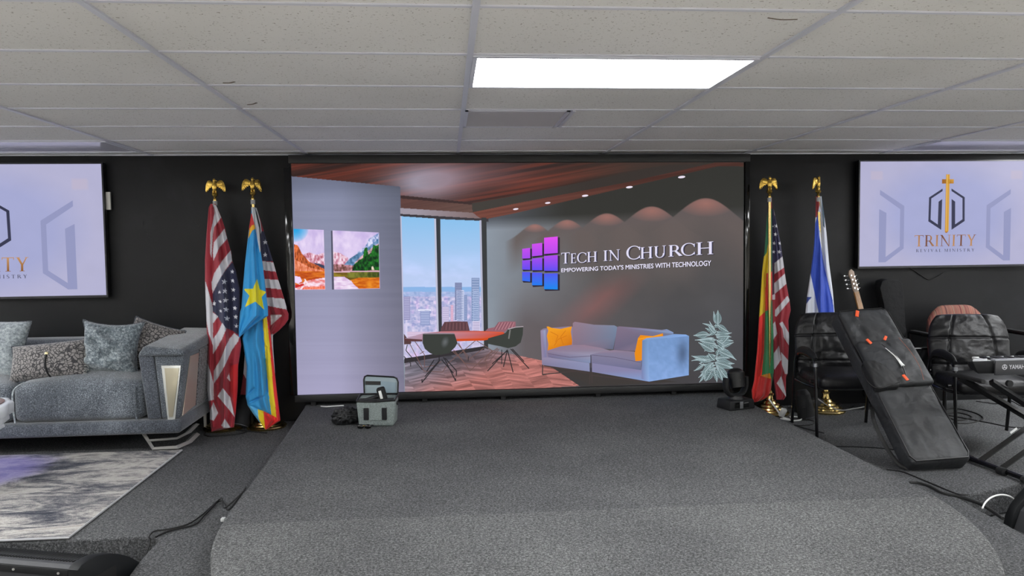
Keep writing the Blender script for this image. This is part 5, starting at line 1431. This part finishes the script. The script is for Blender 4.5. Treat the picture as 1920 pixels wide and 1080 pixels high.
def crumple(name, label, cat_, c, s, m_, seed, rz=0, amp=.35):
    bm = new(); bmesh.ops.create_icosphere(bm, subdivisions=5, radius=1.0)
    P = np.array([v.co[:] for v in bm.verts])
    n1 = np.abs(fbm(P[:, 0]*2.2+seed, P[:, 1]*2.2+P[:, 2]*1.7+seed, 130+seed, 4)-.5)*2
    n2 = fbm(P[:, 0]*1.1+seed*2+P[:, 2], P[:, 1]*1.3, 140+seed, 3)-.5
    for k, v in enumerate(bm.verts):
        f = 1-amp*n1[k]*1.3+n2[k]*.5
        v.co = Vector((v.co.x*s[0]*f, v.co.y*s[1]*f, max(v.co.z*s[2]*f, -s[2]*.72)))
    zmin = min(v.co.z for v in bm.verts)
    for v in bm.verts: v.co.z -= zmin
    o = obj(name, bm, m_, angle=180); o.location = c; o.rotation_euler = (0, 0, rz); tag(o, label, cat_)
    return o
M_NYL = mat('black_nylon', (20, 21, 23), .6)
crumple('cloth_bag', 'crumpled black cloth bag lying left of the camera bag', 'bag', (-.745, 5.56, SZ), (.115, .085, .075), M_NYL, 3, R(10), .55)
sg = thing('sunglasses', 'small black sunglasses lying in front of the camera bag', 'sunglasses', (-.60, 5.385, SZ), R(-8))
for s in (-1, 1):
    bm = new(); sph(bm, (s*.026, 0, .016), (.025, .010, .017), 16); obj('lens', bm, M_GLOSS, sg)
    bm = new(); tube(bm, [(s*.05, 0, .024), (s*.056, .03, .022), (s*.03*s, .06, .012)], .003, 6); obj('temple', bm, M_BLACK, sg)
bm = new(); tube(bm, [(-.01, -.004, .02), (0, -.008, .024), (.01, -.004, .02)], .003, 6); obj('bridge', bm, M_GOLDP, sg)
cable('white cable end lying at the foot of the video wall', [(-1.03, 6.19, SZ+.006), (-.98, 6.16, SZ+.008), (-.93, 6.18, SZ+.006), (-.85, 6.2, SZ+.005)], .005, M_WHITE)

mh = thing('moving_head_light', 'black moving head stage light standing at the right end of the video wall', 'stage light', (2.215, 5.68, SZ), R(18))
bm = new(); hexa(bm, [(-.12, -.085, .0), (.12, -.085, 0), (.12, .085, 0), (-.12, .085, 0), (-.112, -.078, .075), (.112, -.078, .075), (.112, .078, .075), (-.112, .078, .075)], .010, 2); obj('base', bm, M_BLACKM, mh)
bm = new(); bx(bm, -.075, .055, -.0865, -.080, .018, .060, .003); obj('display', bm, M_GLOSS, mh)
bm = new(); bx(bm, -.028, .002, -.0885, -.084, .012, .066, .002); obj('label_plate', bm, mat('grey_label', (92, 94, 96), .5), mh)
bm = new(); cyl(bm, (0, 0, .075), (0, 0, .10), .06, .05, 24); obj('swivel', bm, M_BLACK, mh)
bm = new()
tube(bm, [(-.092, 0, .24), (-.092, 0, .16), (-.05, 0, .105), (.05, 0, .105), (.092, 0, .16), (.092, 0, .24)], .022, 10, sx=1.5, sy=.7); obj('yoke', bm, M_BLACKM, mh)
bm = new(); cyl(bm, (0, -.025, .165), (0, .0, .275), .058, .066, 24); sph(bm, (0, .0, .272), (.066, .062, .04), 20); obj('head', bm, M_BLACK, mh)
bm = new(); cyl(bm, (0, -.026, .163), (0, -.020, .170), .045, .045, 20); obj('lens', bm, M_GLOSS, mh)
bm = new(); bx(bm, -.014, -.004, -.072, -.060, .195, .232, .001); bx(bm, .003, .012, -.072, -.060, .198, .228, .001); obj('emblem', bm, mat('brass_emblem', (186, 176, 150), .4, .3), mh)

# ---------------------------------------------------------------- right side: chairs
def leather():
    mt = mat('black_leather', (13, 13, 16), .45, Specular_IOR_Level=.42); t = NT(mt)
    t.bump(t.noise(14, 4, .6, dist=.6), .35, .012)
    return mt
M_LEA = leather()
M_BTUBE = mat('black_enamel_tube', (14, 14, 16), .22)
def panel_surface(bm, w_, h_, t_, M, seams_v=(), seams_h=(), nx=72, nz=64, round_top=.0, round_w=.0, belly=0.0, seed=1, wr=.006):
    """padded leather panel in (x,z), thickness along -y, with stitched valleys"""
    F = {}
    for s in (1, -1):
        for i in range(nx+1):
            for j in range(nz+1):
                u = -1+2*i/nx; v = -1+2*j/nz
                ww = w_/2*(1-round_top*max(0, v)**3*1.0)*(1-.04*abs(v)**6)*(1-round_w*max(0, -v)**2)
                x = u*ww; z = h_/2*v*(1-.05*abs(u)**5)
                th = t_/2*((1-abs(u)**3.2)*(1-abs(v)**3.6))**.5
                if s == 1:
                    for sv, dp_ in seams_v: th -= dp_*math.exp(-((u-sv(v))/.022)**2)
                    for sh, dp_ in seams_h: th -= dp_*math.exp(-((v-sh)/.022)**2)
                    th += belly*(1-u*u)*(1-v*v)
                    th += wr*(fbm(np.array([u*3+seed]), np.array([v*4+seed]), 150+seed, 3)[0]-.5)
                if s == -1 and (i in (0, nx) or j in (0, nz)): F[(s, i, j)] = F[(1, i, j)]; continue
                F[(s, i, j)] = bm.verts.new(M @ Vector((x, -s*th, z)))
    for s in (1, -1):
        for i in range(nx):
            for j in range(nz):
                q_ = [F[(s, i, j)], F[(s, i+1, j)], F[(s, i+1, j+1)], F[(s, i, j+1)]]
                bm.faces.new(q_ if s == 1 else q_[::-1])
def make_chair(label, c, rz, seed=1):
    t = thing('guest_chair', label, 'chair', c, rz, None)
    # seat
    bm = new(); puff(bm, -.255, .255, -.27, .23, .355, .455, .04, .025, .012, 16); obj('seat', bm, M_LEA, t)
    Mb = Matrix.Translation((0, .245, .625)) @ Matrix.Rotation(R(-11), 4, 'X')
    bm = new()
    panel_surface(bm, .56, .50, .11, Mb, seams_v=((lambda v: -.56+.12*v, .022), (lambda v: .56-.12*v, .022)), seams_h=((.28, .022), (-.52, .014)), round_top=.20, round_w=.04, belly=.014, seed=seed, wr=.030)
    obj('backrest', bm, M_LEA, t, angle=180)
    for s in (-1, 1):
        # front leg, arm loop and rear leg are one bent flat tube per side
        x = s*.285
        bm = new()
        tube(bm, [(x, -.29, 0), (x, -.275, .20), (x, -.255, .42), (x, -.245, .52), (x, -.225, .565), (x, -.17, .588), (x, .0, .592), (x, .14, .575), (x, .20, .52), (x, .225, .40), (x, .25, .2), (x, .28, 0)], .0135, 10, 5, sx=1.35, sy=.8, up=(1, 0, 0))
        obj('side_frame', bm, M_BTUBE, t)
        bm = new(); tube(bm, [(x, -.245, .575), (x, -.20, .600), (x, -.05, .615), (x, .10, .600), (x, .17, .560)], .021, 12, 5, sx=1.35, sy=.75, up=(1, 0, 0), taper=lambda k: .75+.35*math.sin(PI*min(1, k+.1)))
        obj('armrest', bm, M_BLACKM, t)
        bm = new(); cyl(bm, (x, -.250, .525), (x, -.247, .550), .0165, .0165, 14); obj('arm_ferrule', bm, mat('dull_chrome', (120, 122, 126), .35, .8), t)
        for yb_, zb_ in ((-.13, .40), (.225, .42)):
            bm = new(); cyl(bm, (x, yb_, zb_), (s*.23, yb_, zb_), .012, .012, 10); obj('bracket', bm, M_BTUBE, t)
    bm = new(); tube(bm, [(-.285, .2, .36), (-.2, -.10, .345), (.2, -.10, .345), (.285, .2, .36)], .010, 8); obj('seat_rail', bm, M_BTUBE, t)
    return t
make_chair('black leather guest chair with the keyboard bag leaning on it, by the stage edge', (2.945, 5.43, PZ), R(-8), 1)
make_chair('black leather guest chair behind the electronic keyboard', (3.80, 5.08, PZ), R(-14), 4)

# striped chair behind
M_STR = mat('striped_upholstery', (120, 70, 62), .85); _t = NT(M_STR)
_n = _t.noise(1.0, 2, .5, _t.mapping((46, .2, .01)))
_t.base(_t.ramp(_n, [(.36, (56, 34, 34)), (.43, (104, 50, 46)), (.49, (136, 92, 76)), (.54, (92, 42, 40)), (.62, (124, 102, 84))]))
sc_ = thing('striped_armchair', 'chair with a rounded red striped back and square black arms behind the leather chair', 'chair', (4.33, 5.88, PZ), R(-3))
bm = new(); panel_surface(bm, .52, .50, .10, Matrix.Translation((-.02, .23, .625)) @ Matrix.Rotation(R(-8), 4, 'X'), round_top=.42, seed=7); obj('backrest', bm, M_STR, sc_, angle=180)
bm = new(); puff(bm, -.25, .25, -.25, .24, .36, .45, .035, .02, .01, 12); obj('seat', bm, M_STR, sc_)
for s in (-1, 1):
    x = s*.41
    bm = new(); tube(bm, [(x, -.25, 0), (x, -.25, .63), (x, -.235, .645), (x, .25, .645), (x, .265, .63), (x, .28, 0)], .015, 8, smooth=False, up=(1, 0, 0)); obj('side_frame', bm, M_BTUBE, sc_)
    bm = new(); cyl(bm, (x, -.252, .615), (x, -.240, .655), .018, .018, 12); obj('corner_cap', bm, M_CHROME, sc_)
    bm = new(); bx(bm, x-.026, x+.026, -.20, .22, .648, .668, .008); obj('armrest', bm, M_BLACKM, sc_)
for yb_, zb_ in ((.0, .36), (.27, .5)):
    bm = new(); tube(bm, [(-.41, yb_, zb_), (.41, yb_, zb_)], .012, 8, smooth=False); obj('cross_rail', bm, M_BTUBE, sc_)

# ---------------------------------------------------------------- bass guitar leaning on the wall
gt = thing('bass_guitar', 'bass guitar with a maple neck standing behind the first leather chair', 'guitar', (3.79, 5.98, PZ))
Hd = at_y(1594, 505, 6.28); Nk = at_y(1622, 612, 6.20)
ax = (Nk-Hd).normalized(); Hd0 = Hd
Bt = Hd0+ax*1.17
side = Vector((1, 0, 0)); side = (side-ax*side.dot(ax)).normalized(); nrm = ax.cross(side)
if nrm.y > 0: nrm = -nrm
Mg = Matrix(((side.x, nrm.x, -ax.x, Bt.x), (side.y, nrm.y, -ax.y, Bt.y), (side.z, nrm.z, -ax.z, Bt.z), (0, 0, 0, 1)))   # local x: side, y: towards viewer, z: up the neck
dz_ = PZ+.012-Bt.z
M_MAPLE = mat('maple_neck', (176, 128, 78), .4); _t = NT(M_MAPLE); _t.base(_t.ramp(_t.noise(6, 4, .6, _t.mapping((14, 14, 1))), [(.3, (150, 104, 60)), (.7, (196, 150, 98))]))
def gprism(name, pts, y0, h, m_, bev=.004):
    bm = new(); prism(bm, pts, h, Mg @ Matrix.Translation((0, y0, 0)) @ MXZ, bev); return obj(name, bm, m_, gt, True)
L_ = 1.17
gprism('neck', [(-.031, .30), (.031, .30), (.021, L_-.20), (-.021, L_-.20)], -.012, .024, M_MAPLE)
gprism('headstock', [(-.021, L_-.205), (.021, L_-.205), (.027, L_-.17), (.024, L_-.06), (.026, L_-.025), (.008, L_), (-.016, L_-.01), (-.027, L_-.04), (-.020, L_-.09), (-.026, L_-.16)], -.010, .018, mat('weathered_maple', (158, 138, 122), .5))
body_pts = [(0, 0), (.09, .005), (.15, .05), (.165, .13), (.14, .22), (.125, .29), (.15, .38), (.12, .42), (.085, .36), (.05, .32), (-.04, .32), (-.08, .40), (-.12, .50), (-.155, .49), (-.15, .38), (-.13, .28), (-.15, .18), (-.165, .10), (-.13, .03), (-.07, .0)]
gprism('body', body_pts, -.025, .042, mat('black_lacquer', (14, 14, 16), .15), .008)
for k in range(4):
    zz = L_-.165+k*.037
    bm = new()
    cyl(bm, Mg @ Vector((-.014, .010, zz)), Mg @ Vector((-.014, .022, zz)), .007, .006, 10)
    cyl(bm, Mg @ Vector((-.034, .0, zz)), Mg @ Vector((-.060, .0, zz+.006)), .004, .004, 8)
    sph(bm, Mg @ Vector((-.066, 0, zz+.007)), (.010, .004, .009), 10)
    obj('tuner', bm, M_CHROME, gt, True)
    bm = new(); cyl(bm, Mg @ Vector((.010, .010, zz-.015)), Mg @ Vector((.010, .024, zz-.015)), .0075, .006, 10); cyl(bm, Mg @ Vector((.010, .016, zz-.015)), Mg @ Vector((.036, .012, zz-.008)), .004, .006, 8); obj('tuner', bm, M_CHROME, gt, True)
for k in range(4):
    bm = new(); x = -.015+k*.010; tube(bm, [Mg @ Vector((x, .015, L_-.17+k*.03)), Mg @ Vector((x*1.0, .015, L_-.205)), Mg @ Vector((x*1.5, .022, .32)), Mg @ Vector((x*1.6, .024, .12))], .0012, 4, smooth=False); obj('string', bm, M_STEEL, gt, True)
bm = new(); bmm = Mg @ Vector((0, .02, .12)); box(bm, (0, 0, 0), (.075, .012, .05), .003, 2, Matrix.Translation(bmm)); obj('bridge', bm, M_CHROME, gt, True)

# soft guitar case on the wall
M_CASE = mat('black_padded_nylon', (15, 16, 18), .75, Specular_IOR_Level=.3); _t = NT(M_CASE); _t.bump(_t.noise(9, 3, .6), .5, .02)
gc = thing('guitar_case', 'black padded guitar gig bag leaning against the wall between the chairs', 'guitar case', (3.95, 6.2, PZ))
def wp(px, py, Y): q_ = at_y(px, py, Y); return (q_.x, q_.z)
pts = [wp(*p, 6.22) for p in ((1648, 540), (1652, 527), (1662, 523), (1682, 525), (1690, 532), (1692, 560), (1695, 610), (1700, 640), (1711, 672), (1722, 700))]
pts += [(4.20, .80), (4.19, .62), (4.16, .5), (4.22, .34), (4.19, .2), (4.10, PZ), (3.90, PZ), (3.78, .22), (3.75, .36), (3.80, .5), (3.80, .62)]
pts += [wp(*p, 6.22) for p in ((1668, 690), (1662, 650), (1660, 610), (1655, 570))]
bm = new(); prism(bm, pts[::-1], .10, Matrix.Translation((0, 6.20, 0)) @ MXZ, .03, 4)
obj('shell', bm, M_CASE, gc, True, angle=180)
bm = new(); q1 = [Vector((a, 6.196, b)) for a, b in (wp(1655, 545, 6.2), wp(1662, 600, 6.2), wp(1668, 640, 6.2))]
tube(bm, [Vector((wp(1660, 632, 6.2)[0], 6.197, wp(1660, 632, 6.2)[1])), Vector((wp(1680, 636, 6.2)[0], 6.192, wp(1680, 636, 6.2)[1])), Vector((wp(1698, 633, 6.2)[0], 6.197, wp(1698, 633, 6.2)[1]))], .004, 6); obj('piping', bm, M_BLACK, gc, True)

# ---------------------------------------------------------------- big keyboard bag leaning back on the chair
kb0 = Vector((3.005, 4.39, PZ)); kb1 = Vector((2.985, 5.30, 1.02))
az = (kb1-kb0).normalized(); axx = Vector((1, -.07, 0)); axx = (axx-az*axx.dot(az)).normalized(); ay = az.cross(axx)
if ay.y < 0: ay = -ay
BL = (kb1-kb0).length
org = kb0+Vector((0, .02, .008))
MB_ = Matrix(((axx.x, ay.x, az.x, org.x), (axx.y, ay.y, az.y, org.y), (axx.z, ay.z, az.z, org.z), (0, 0, 0, 1)))
kbg = thing('keyboard_bag', 'large black keyboard gig bag with orange zip pulls leaning on the leather chair', 'keyboard bag', tuple(kb0))
M_BAG = mat('charcoal_bag_nylon', (34, 35, 38), .62); _t = NT(M_BAG); _t.base(_t.ramp(_t.noise(5, 3), [(.3, (28, 29, 31)), (.7, (42, 44, 47))])); _t.bump(_t.noise(6, 3, .5, _t.mapping((1, 1, 1.6)), dist=.3), .8, .03)
M_BAGS = mat('black_bag_side', (20, 21, 23), .7)
def soft(bm, x0, x1, y0, y1, z0, z1, bev, M, puf=.012, wr=.01, n=26, seed=0, skew=0.0):
    vs = puff(bm, x0, x1, y0, y1, z0, z1, bev, 0, 0, n)
    cx_, cz_ = (x0+x1)/2, (z0+z1)/2; hx, hz = (x1-x0)/2, (z1-z0)/2
    for v in vs:
        u = (v.co.x-cx_)/hx; w_ = (v.co.z-cz_)/hz
        if v.co.y < (y0+y1)/2:
            f = max(0, (1-u*u))*max(0, (1-w_*w_))
            v.co.y -= puf*f
            v.co.y += wr*(fbm(np.array([v.co.x*14+seed]), np.array([v.co.z*9+seed+v.co.x*5]), 160+seed, 3)[0]-.5)*2*min(1, f*5)
        v.co.x += skew*w_
        v.co = M @ v.co
bm = new(); soft(bm, -.195, .195, -.10, .045, .0, BL, .035, MB_, .014, .013, 34, 1); obj('main_compartment', bm, M_BAG, kbg, True, angle=180)
bm = new()
tube(bm, [MB_ @ Vector(p) for p in ((-.187, -.093, .05), (-.187, -.093, BL-.05), (-.160, -.093, BL-.012), (.15, -.093, BL-.008), (.187, -.093, BL-.05), (.187, -.093, .05), (.165, -.093, .012), (-.165, -.093, .012), (-.187, -.093, .05))], .006, 6, smooth=False); obj('piping', bm, M_BLACK, kbg, True)
bm = new(); soft(bm, -.185, .195, -.150, -.10, .43*BL, .735*BL, .022, MB_, .012, .014, 26, 5); obj('front_pocket', bm, M_BAG, kbg, True, angle=180)
bm = new(); soft(bm, -.212, -.05, -.156, -.085, .42*BL, .60*BL, .02, MB_, .006, .020, 22, 9); obj('pocket_flap', bm, M_BAGS, kbg, True, angle=180)
bm = new(); tube(bm, [MB_ @ Vector(p) for p in ((.10, -.170, .725*BL), (.125, -.172, .62*BL), (.13, -.170, .52*BL), (.11, -.166, .44*BL))], .0018, 5); obj('orange_seam', bm, mat('faded_orange_thread', (134, 84, 70), .8), kbg, True)
M_OR = mat('orange_webbing', (226, 88, 44), .6)
for (x, z, yy, rzz, lz, w3) in ((-.055, BL*.955, -.108, 28, .060, .024), (-.115, BL*.715, -.166, -22, .044, .020), (.015, BL*.735, -.158, 40, .040, .018), (-.01, BL*.455, -.178, -14, .048, .020)):
    bm = new(); box(bm, (0, 0, 0), (w3, .008, lz), .003, 2, MB_ @ Matrix.Translation((x, yy, z)) @ Matrix.Rotation(R(rzz), 4, 'Y')); obj('zip_pull', bm, M_OR, kbg, True)
bm = new(); tube(bm, [MB_ @ Vector(p) for p in ((-.03, -.172, .66*BL), (.0, -.178, .60*BL), (.012, -.178, .55*BL), (.018, -.176, .53*BL))], .012, 8, taper=lambda k: .3+1.2*k, sy=.5)
tag(obj('paper_inside', bm, M_WHITE, kbg, True), 'white paper showing in the open pocket')
bm = new(); tube(bm, [MB_ @ Vector(p) for p in ((-.04, -.170, .69*BL), (.0, -.18, .60*BL), (.01, -.18, .52*BL), (.0, -.175, .46*BL))], .004, 6); obj('zip', bm, M_BLACK, kbg, True)
bm = new(); tube(bm, [(2.80, 4.78, .48), (2.74, 4.66, .42), (2.75, 4.56, .30), (2.78, 4.46, .20), (2.84, 4.42, .17), (2.90, 4.42, .18)], .010, 8, sx=1.3, sy=.5); obj('shoulder_strap', bm, M_RUB, kbg, True)
bm = new(); tube(bm, [MB_ @ Vector(p) for p in ((-.19, -.12, .60*BL), (-.235, -.13, .56*BL), (-.24, -.13, .47*BL), (-.19, -.14, .42*BL), (-.05, -.165, .44*BL))], .004, 6); obj('strap_loop', bm, M_BLACK, kbg, True)

# ---------------------------------------------------------------- keyboard on an X stand
ky = thing('electronic_keyboard', 'silver and black electronic keyboard at the right edge seen from its back', 'keyboard', (3.75, 4.42, .80), R(0))
Kz = EZ-.835; KT = EZ-.722
xk0 = 3.205
bm = new(); hexa(bm, [(xk0+.05, 4.40, Kz+.02), (xk0+1.0, 4.40, Kz), (xk0+1.0, 4.62, Kz), (xk0+.15, 4.62, Kz+.02), (xk0, 4.385, KT-.012), (xk0+1.0, 4.385, KT-.012), (xk0+1.0, 4.64, KT-.055), (xk0+.15, 4.64, KT-.055)], .008, 2); obj('body', bm, M_BLACKM, ky, True)
bm = new(); bx(bm, xk0+.145, xk0+1.0, 4.374, 4.386, Kz+.012, KT-.010, .003); obj('back_panel', bm, mat('graphite_panel', (44, 45, 48), .4), ky, True)
bm = new(); bx(bm, xk0+.145, xk0+1.0, 4.375, 4.42, KT-.030, KT-.004, .003); obj('top_panel', bm, mat('silver_panel', (128, 130, 134), .4), ky, True)
wk = None
for k in range(24):
    x = xk0+.10+k*.0236
    bm = new(); bx(bm, 0, .0222, 0, .145, 0, .012, .001)
    if wk is None: wk = obj('white_key', bm, M_WHITE, ky); kk = wk
    else: bm.free(); kk = wk.copy(); COL.objects.link(kk); kk.parent = ky
    kk.location = (x+.07-3.75, 4.475-4.42, KT-.034-.80)
bkk = None
for k in range(24):
    if k % 7 in (2, 6): continue
    x = xk0+.10+k*.0236+.017
    bm = new(); bx(bm, 0, .011, 0, .10, 0, .012, .001)
    if bkk is None: bkk = obj('black_key', bm, M_BLACK, ky); kk = bkk
    else: bm.free(); kk = bkk.copy(); COL.objects.link(kk); kk.parent = ky
    kk.location = (x+.07-3.75, 4.475-4.42, KT-.024-.80)
bm = new(); hexa(bm, [(xk0+.005, 4.388, KT-.014), (xk0+.10, 4.388, KT-.014), (xk0+.14, 4.44, KT-.02), (xk0+.05, 4.44, KT-.02), (xk0+.005, 4.388, KT-.002), (xk0+.10, 4.388, KT-.002), (xk0+.14, 4.44, KT-.006), (xk0+.05, 4.44, KT-.006)], .002); obj('silver_end', bm, mat('silver_end_plastic', (170, 172, 176), .4), ky, True)
Mt = Matrix.Translation((xk0+.235, 4.3735, Kz+.048)) @ Matrix.Rotation(R(90), 4, 'X')
sans_on('lettering', 'YAMAHA', ky, Matrix.Translation((-3.75, -4.42, -.80)) @ Mt, .122, .027, mat('silver_print', (176, 178, 182), .4))
bm = new()
cL = Vector((xk0+.205, 4.3735, Kz+.0615))
def ring(r0, r1, n=28):
    a = [bm.verts.new(cL+Vector((r0*math.cos(2*PI*k/n), 0, r0*math.sin(2*PI*k/n)))) for k in range(n)]
    b_ = [bm.verts.new(cL+Vector((r1*math.cos(2*PI*k/n), 0, r1*math.sin(2*PI*k/n)))) for k in range(n)]
    for k in range(n): bm.faces.new((a[k], a[(k+1) % n], b_[(k+1) % n], b_[k]))
ring(.0135, .0165)
for k in range(3):
    a = PI/2+k*2*PI/3
    d1 = Vector((math.cos(a), 0, math.sin(a))); d2 = Vector((-d1.z, 0, d1.x))
    bm.faces.new([bm.verts.new(cL+p_) for p_ in (d1*.013+d2*.0012, d1*.013-d2*.0012, -d1*.006-d2*.0012, -d1*.006+d2*.0012)])
    bm.faces.new([bm.verts.new(cL+p_) for p_ in (d1*.008+d2*.005, d1*.013+d2*.003, d1*.012+d2*.001, d1*.007+d2*.003)])
    bm.faces.new([bm.verts.new(cL+p_) for p_ in (d1*.008-d2*.005, d1*.013-d2*.003, d1*.012-d2*.001, d1*.007-d2*.003)])
obj('emblem', bm, MATS['silver_print'], ky, True)

xs = thing('keyboard_stand', 'black double braced X shaped keyboard stand at the right edge', 'stand', (3.75, 4.4, PZ))
def bar(name, a, b_, r=.017, m_=M_BTUBE, seg=4, sx=1.0, sy=1.0):
    bm = new(); tube(bm, [a, b_], r, seg, smooth=False, sx=sx, sy=sy); return obj(name, bm, m_, xs, True, angle=30)
for x in (3.335, 4.15):
    bar('foot_bar', (x-.01, 4.55, PZ+.022), (x+.01, 4.10, PZ+.022), .016, M_BTUBE, 12)
    for y in (4.56, 4.10): bar('rubber_foot', (x, y-.012, PZ+.020), (x, y+.012, PZ+.020), .020, M_RUB, 12)
for y, nm in ((4.47, 0), (4.29, 1)):
    bar('cross_tube', (3.325, y, PZ+.022), (4.13, y, Kz-.03), .019, M_BTUBE, 4)
    bar('cross_tube', (4.13, y+.05, PZ+.022), (3.22 if nm == 0 else 3.30, y+.05, Kz-.02), .022, M_BTUBE, 4)
bar('collar', (3.32, 4.29, PZ+.022), (3.325, 4.24, PZ+.022), .024, M_BLACKM, 14)
for x in (3.22, 4.13): bar('support_arm', (x, 4.30, Kz-.012), (x+.0, 4.62, Kz-.012), .014, M_RUB, 12)
bm = new(); cyl(bm, (3.42, 4.355, Kz-.035), (3.42, 4.335, Kz-.035), .020, .020, 18); obj('knob', bm, M_BLACKM, xs, True)
p1, p2 = Vector((3.35, 4.29, PZ+.04)), Vector((4.13, 4.29, Kz-.03))
bm = new(); d = (p2-p1).normalized(); cpt = at_y(1896, 806, 4.47); 
box(bm, (0, 0, 0), (.052, .002, .014), 0, 1, Matrix.Translation((cpt.x, 4.47-.021, cpt.z)) @ Matrix.Rotation(-math.atan2(d.z, d.x), 4, 'Y')); tag(obj('sticker', bm, M_WHITE, xs, True), 'white sticker')

# ---------------------------------------------------------------- cables on the right
cable('white extension cable on the brass base of the flag stand by the video wall', [(2.63, 6.02, PZ+.135), (2.66, 5.95, PZ+.07), (2.69, 5.90, PZ+.012), (2.72, 5.83, PZ+.006), (2.66, 5.86, PZ+.006), (2.72, 5.78, PZ+.006), (2.80, 5.80, PZ+.006), (2.83, 5.88, PZ+.006), (2.77, 5.92, PZ+.006), (2.75, 5.86, PZ+.010)], .006, M_WHITE)
bm = new(); box(bm, (0, 0, 0), (.045, .032, .075), .008); o = obj('power_adapter', bm, M_WHITE); o.location = (2.688, 5.885, PZ+.050); o.rotation_euler = (R(30), R(12), 0); tag(o, 'white power adapter plug in front of the flag stand by the video wall', 'plug')
cable('pale grey cable running from under the first leather chair to the flag base', [(3.02, 5.98, .30), (3.08, 5.92, .25), (3.16, 5.86, .22), (3.26, 5.83, .235), (3.34, 5.82, .25)], .0045, mat('grey_cable', (150, 152, 152), .5))
cable('black cable tangle on the carpet under the first leather chair', [gz(*p, PZ) for p in ((1490, 770), (1530, 772), (1560, 762), (1580, 752), (1545, 748), (1505, 758), (1478, 765), (1520, 762), (1570, 770), (1600, 762))], .005, M_RUB)
cable('black cable bight on the carpet beside the front leg of the first leather chair', [gz(*p, PZ) for p in ((1480, 790), (1510, 787), (1526, 790), (1522, 796), (1500, 798), (1490, 797), (1520, 806), (1545, 812))], .004, M_RUB)
cable('long thin black cable lying on the right carpet towards the keyboard bag', [gz(*p, PZ) for p in ((1565, 837), (1610, 838), (1660, 841), (1700, 848), (1725, 860))], .0035, M_RUB)
cable('coiled black cable on the carpet between the two leather chairs', [gz(*p, PZ) for p in ((1758, 772), (1790, 766), (1830, 775), (1842, 786), (1810, 794), (1775, 790), (1762, 780), (1795, 774), (1822, 782), (1800, 788), (1780, 784), (1760, 776), (1850, 792), (1890, 800), (1918, 802))], .005, M_RUB)
cable('thin black cable on the carpet under the striped chair', [gz(*p, PZ) for p in ((1830, 752), (1870, 757), (1895, 752), (1912, 760), (1925, 764))], .004, M_RUB)
cable('black cable bundle running along the right edge of the stage', [gz(*p, PZ) for p in ((1706, 905), (1722, 906), (1745, 913), (1768, 925), (1800, 932), (1838, 945), (1860, 958), (1880, 972))], .009, M_RUB)
cable('thin loose black cable beside the bundle at the right stage edge', [gz(*p, PZ) for p in ((1662, 880), (1690, 884), (1712, 892), (1760, 912), (1795, 926), (1815, 928))], .004, M_RUB)
cable('white cable arching from the platform edge to the right floor monitor', [tuple(at_y(px_, py_, Y_)) for px_, py_, Y_ in ((1842, 953, 3.72), (1847, 943, 3.76), (1858, 933, 3.82), (1873, 928, 3.88), (1888, 929, 3.92), (1900, 935, 3.94), (1912, 948, 3.95))], .0045, M_WHITE)
cable('thin black cable hanging on the wall below the right television', [tuple(at_y(*p, 6.365)) for p in ((1700, 500), (1715, 508), (1730, 518), (1742, 524), (1755, 520), (1768, 512))], .004, M_RUB)
# small black boxes on the floor behind the first chair
bx_ = thing('power_box', 'small black power box on the carpet behind the first leather chair', 'box', (3.02, 6.10, PZ))
bm = new(); bx(bm, -.13, .10, -.05, .05, 0, .11, .01); obj('casing', bm, M_BLACK, bx_)
bm = new(); bx(bm, -.07, -.02, -.0525, -.049, .05, .062); obj('label_plate', bm, MATS['grey_label'], bx_)
parcan('par_light', 'small black spotlight standing between the flag stands right of the video wall', (2.86, 5.86, PZ), R(60), R(80), .9)
# wall marks
bm = new()
def mark(px0, py0, px1, py1, wd):
    a = at_y(px0, py0, WY-.0008); b_ = at_y(px1, py1, WY-.0008); tube(bm, [a, b_], wd, 4, smooth=False, sy=.2, sx=1)
mark(275, 437, 286, 450, .003); mark(120, 291, 142, 290, .006); mark(268, 425, 269, 413, .004); mark(365, 415, 372, 425, .004)
o = obj('wall_scratch', bm, mat('scratched_paint', (92, 92, 94), .7)); tag(o, None, None, None, 'structure')
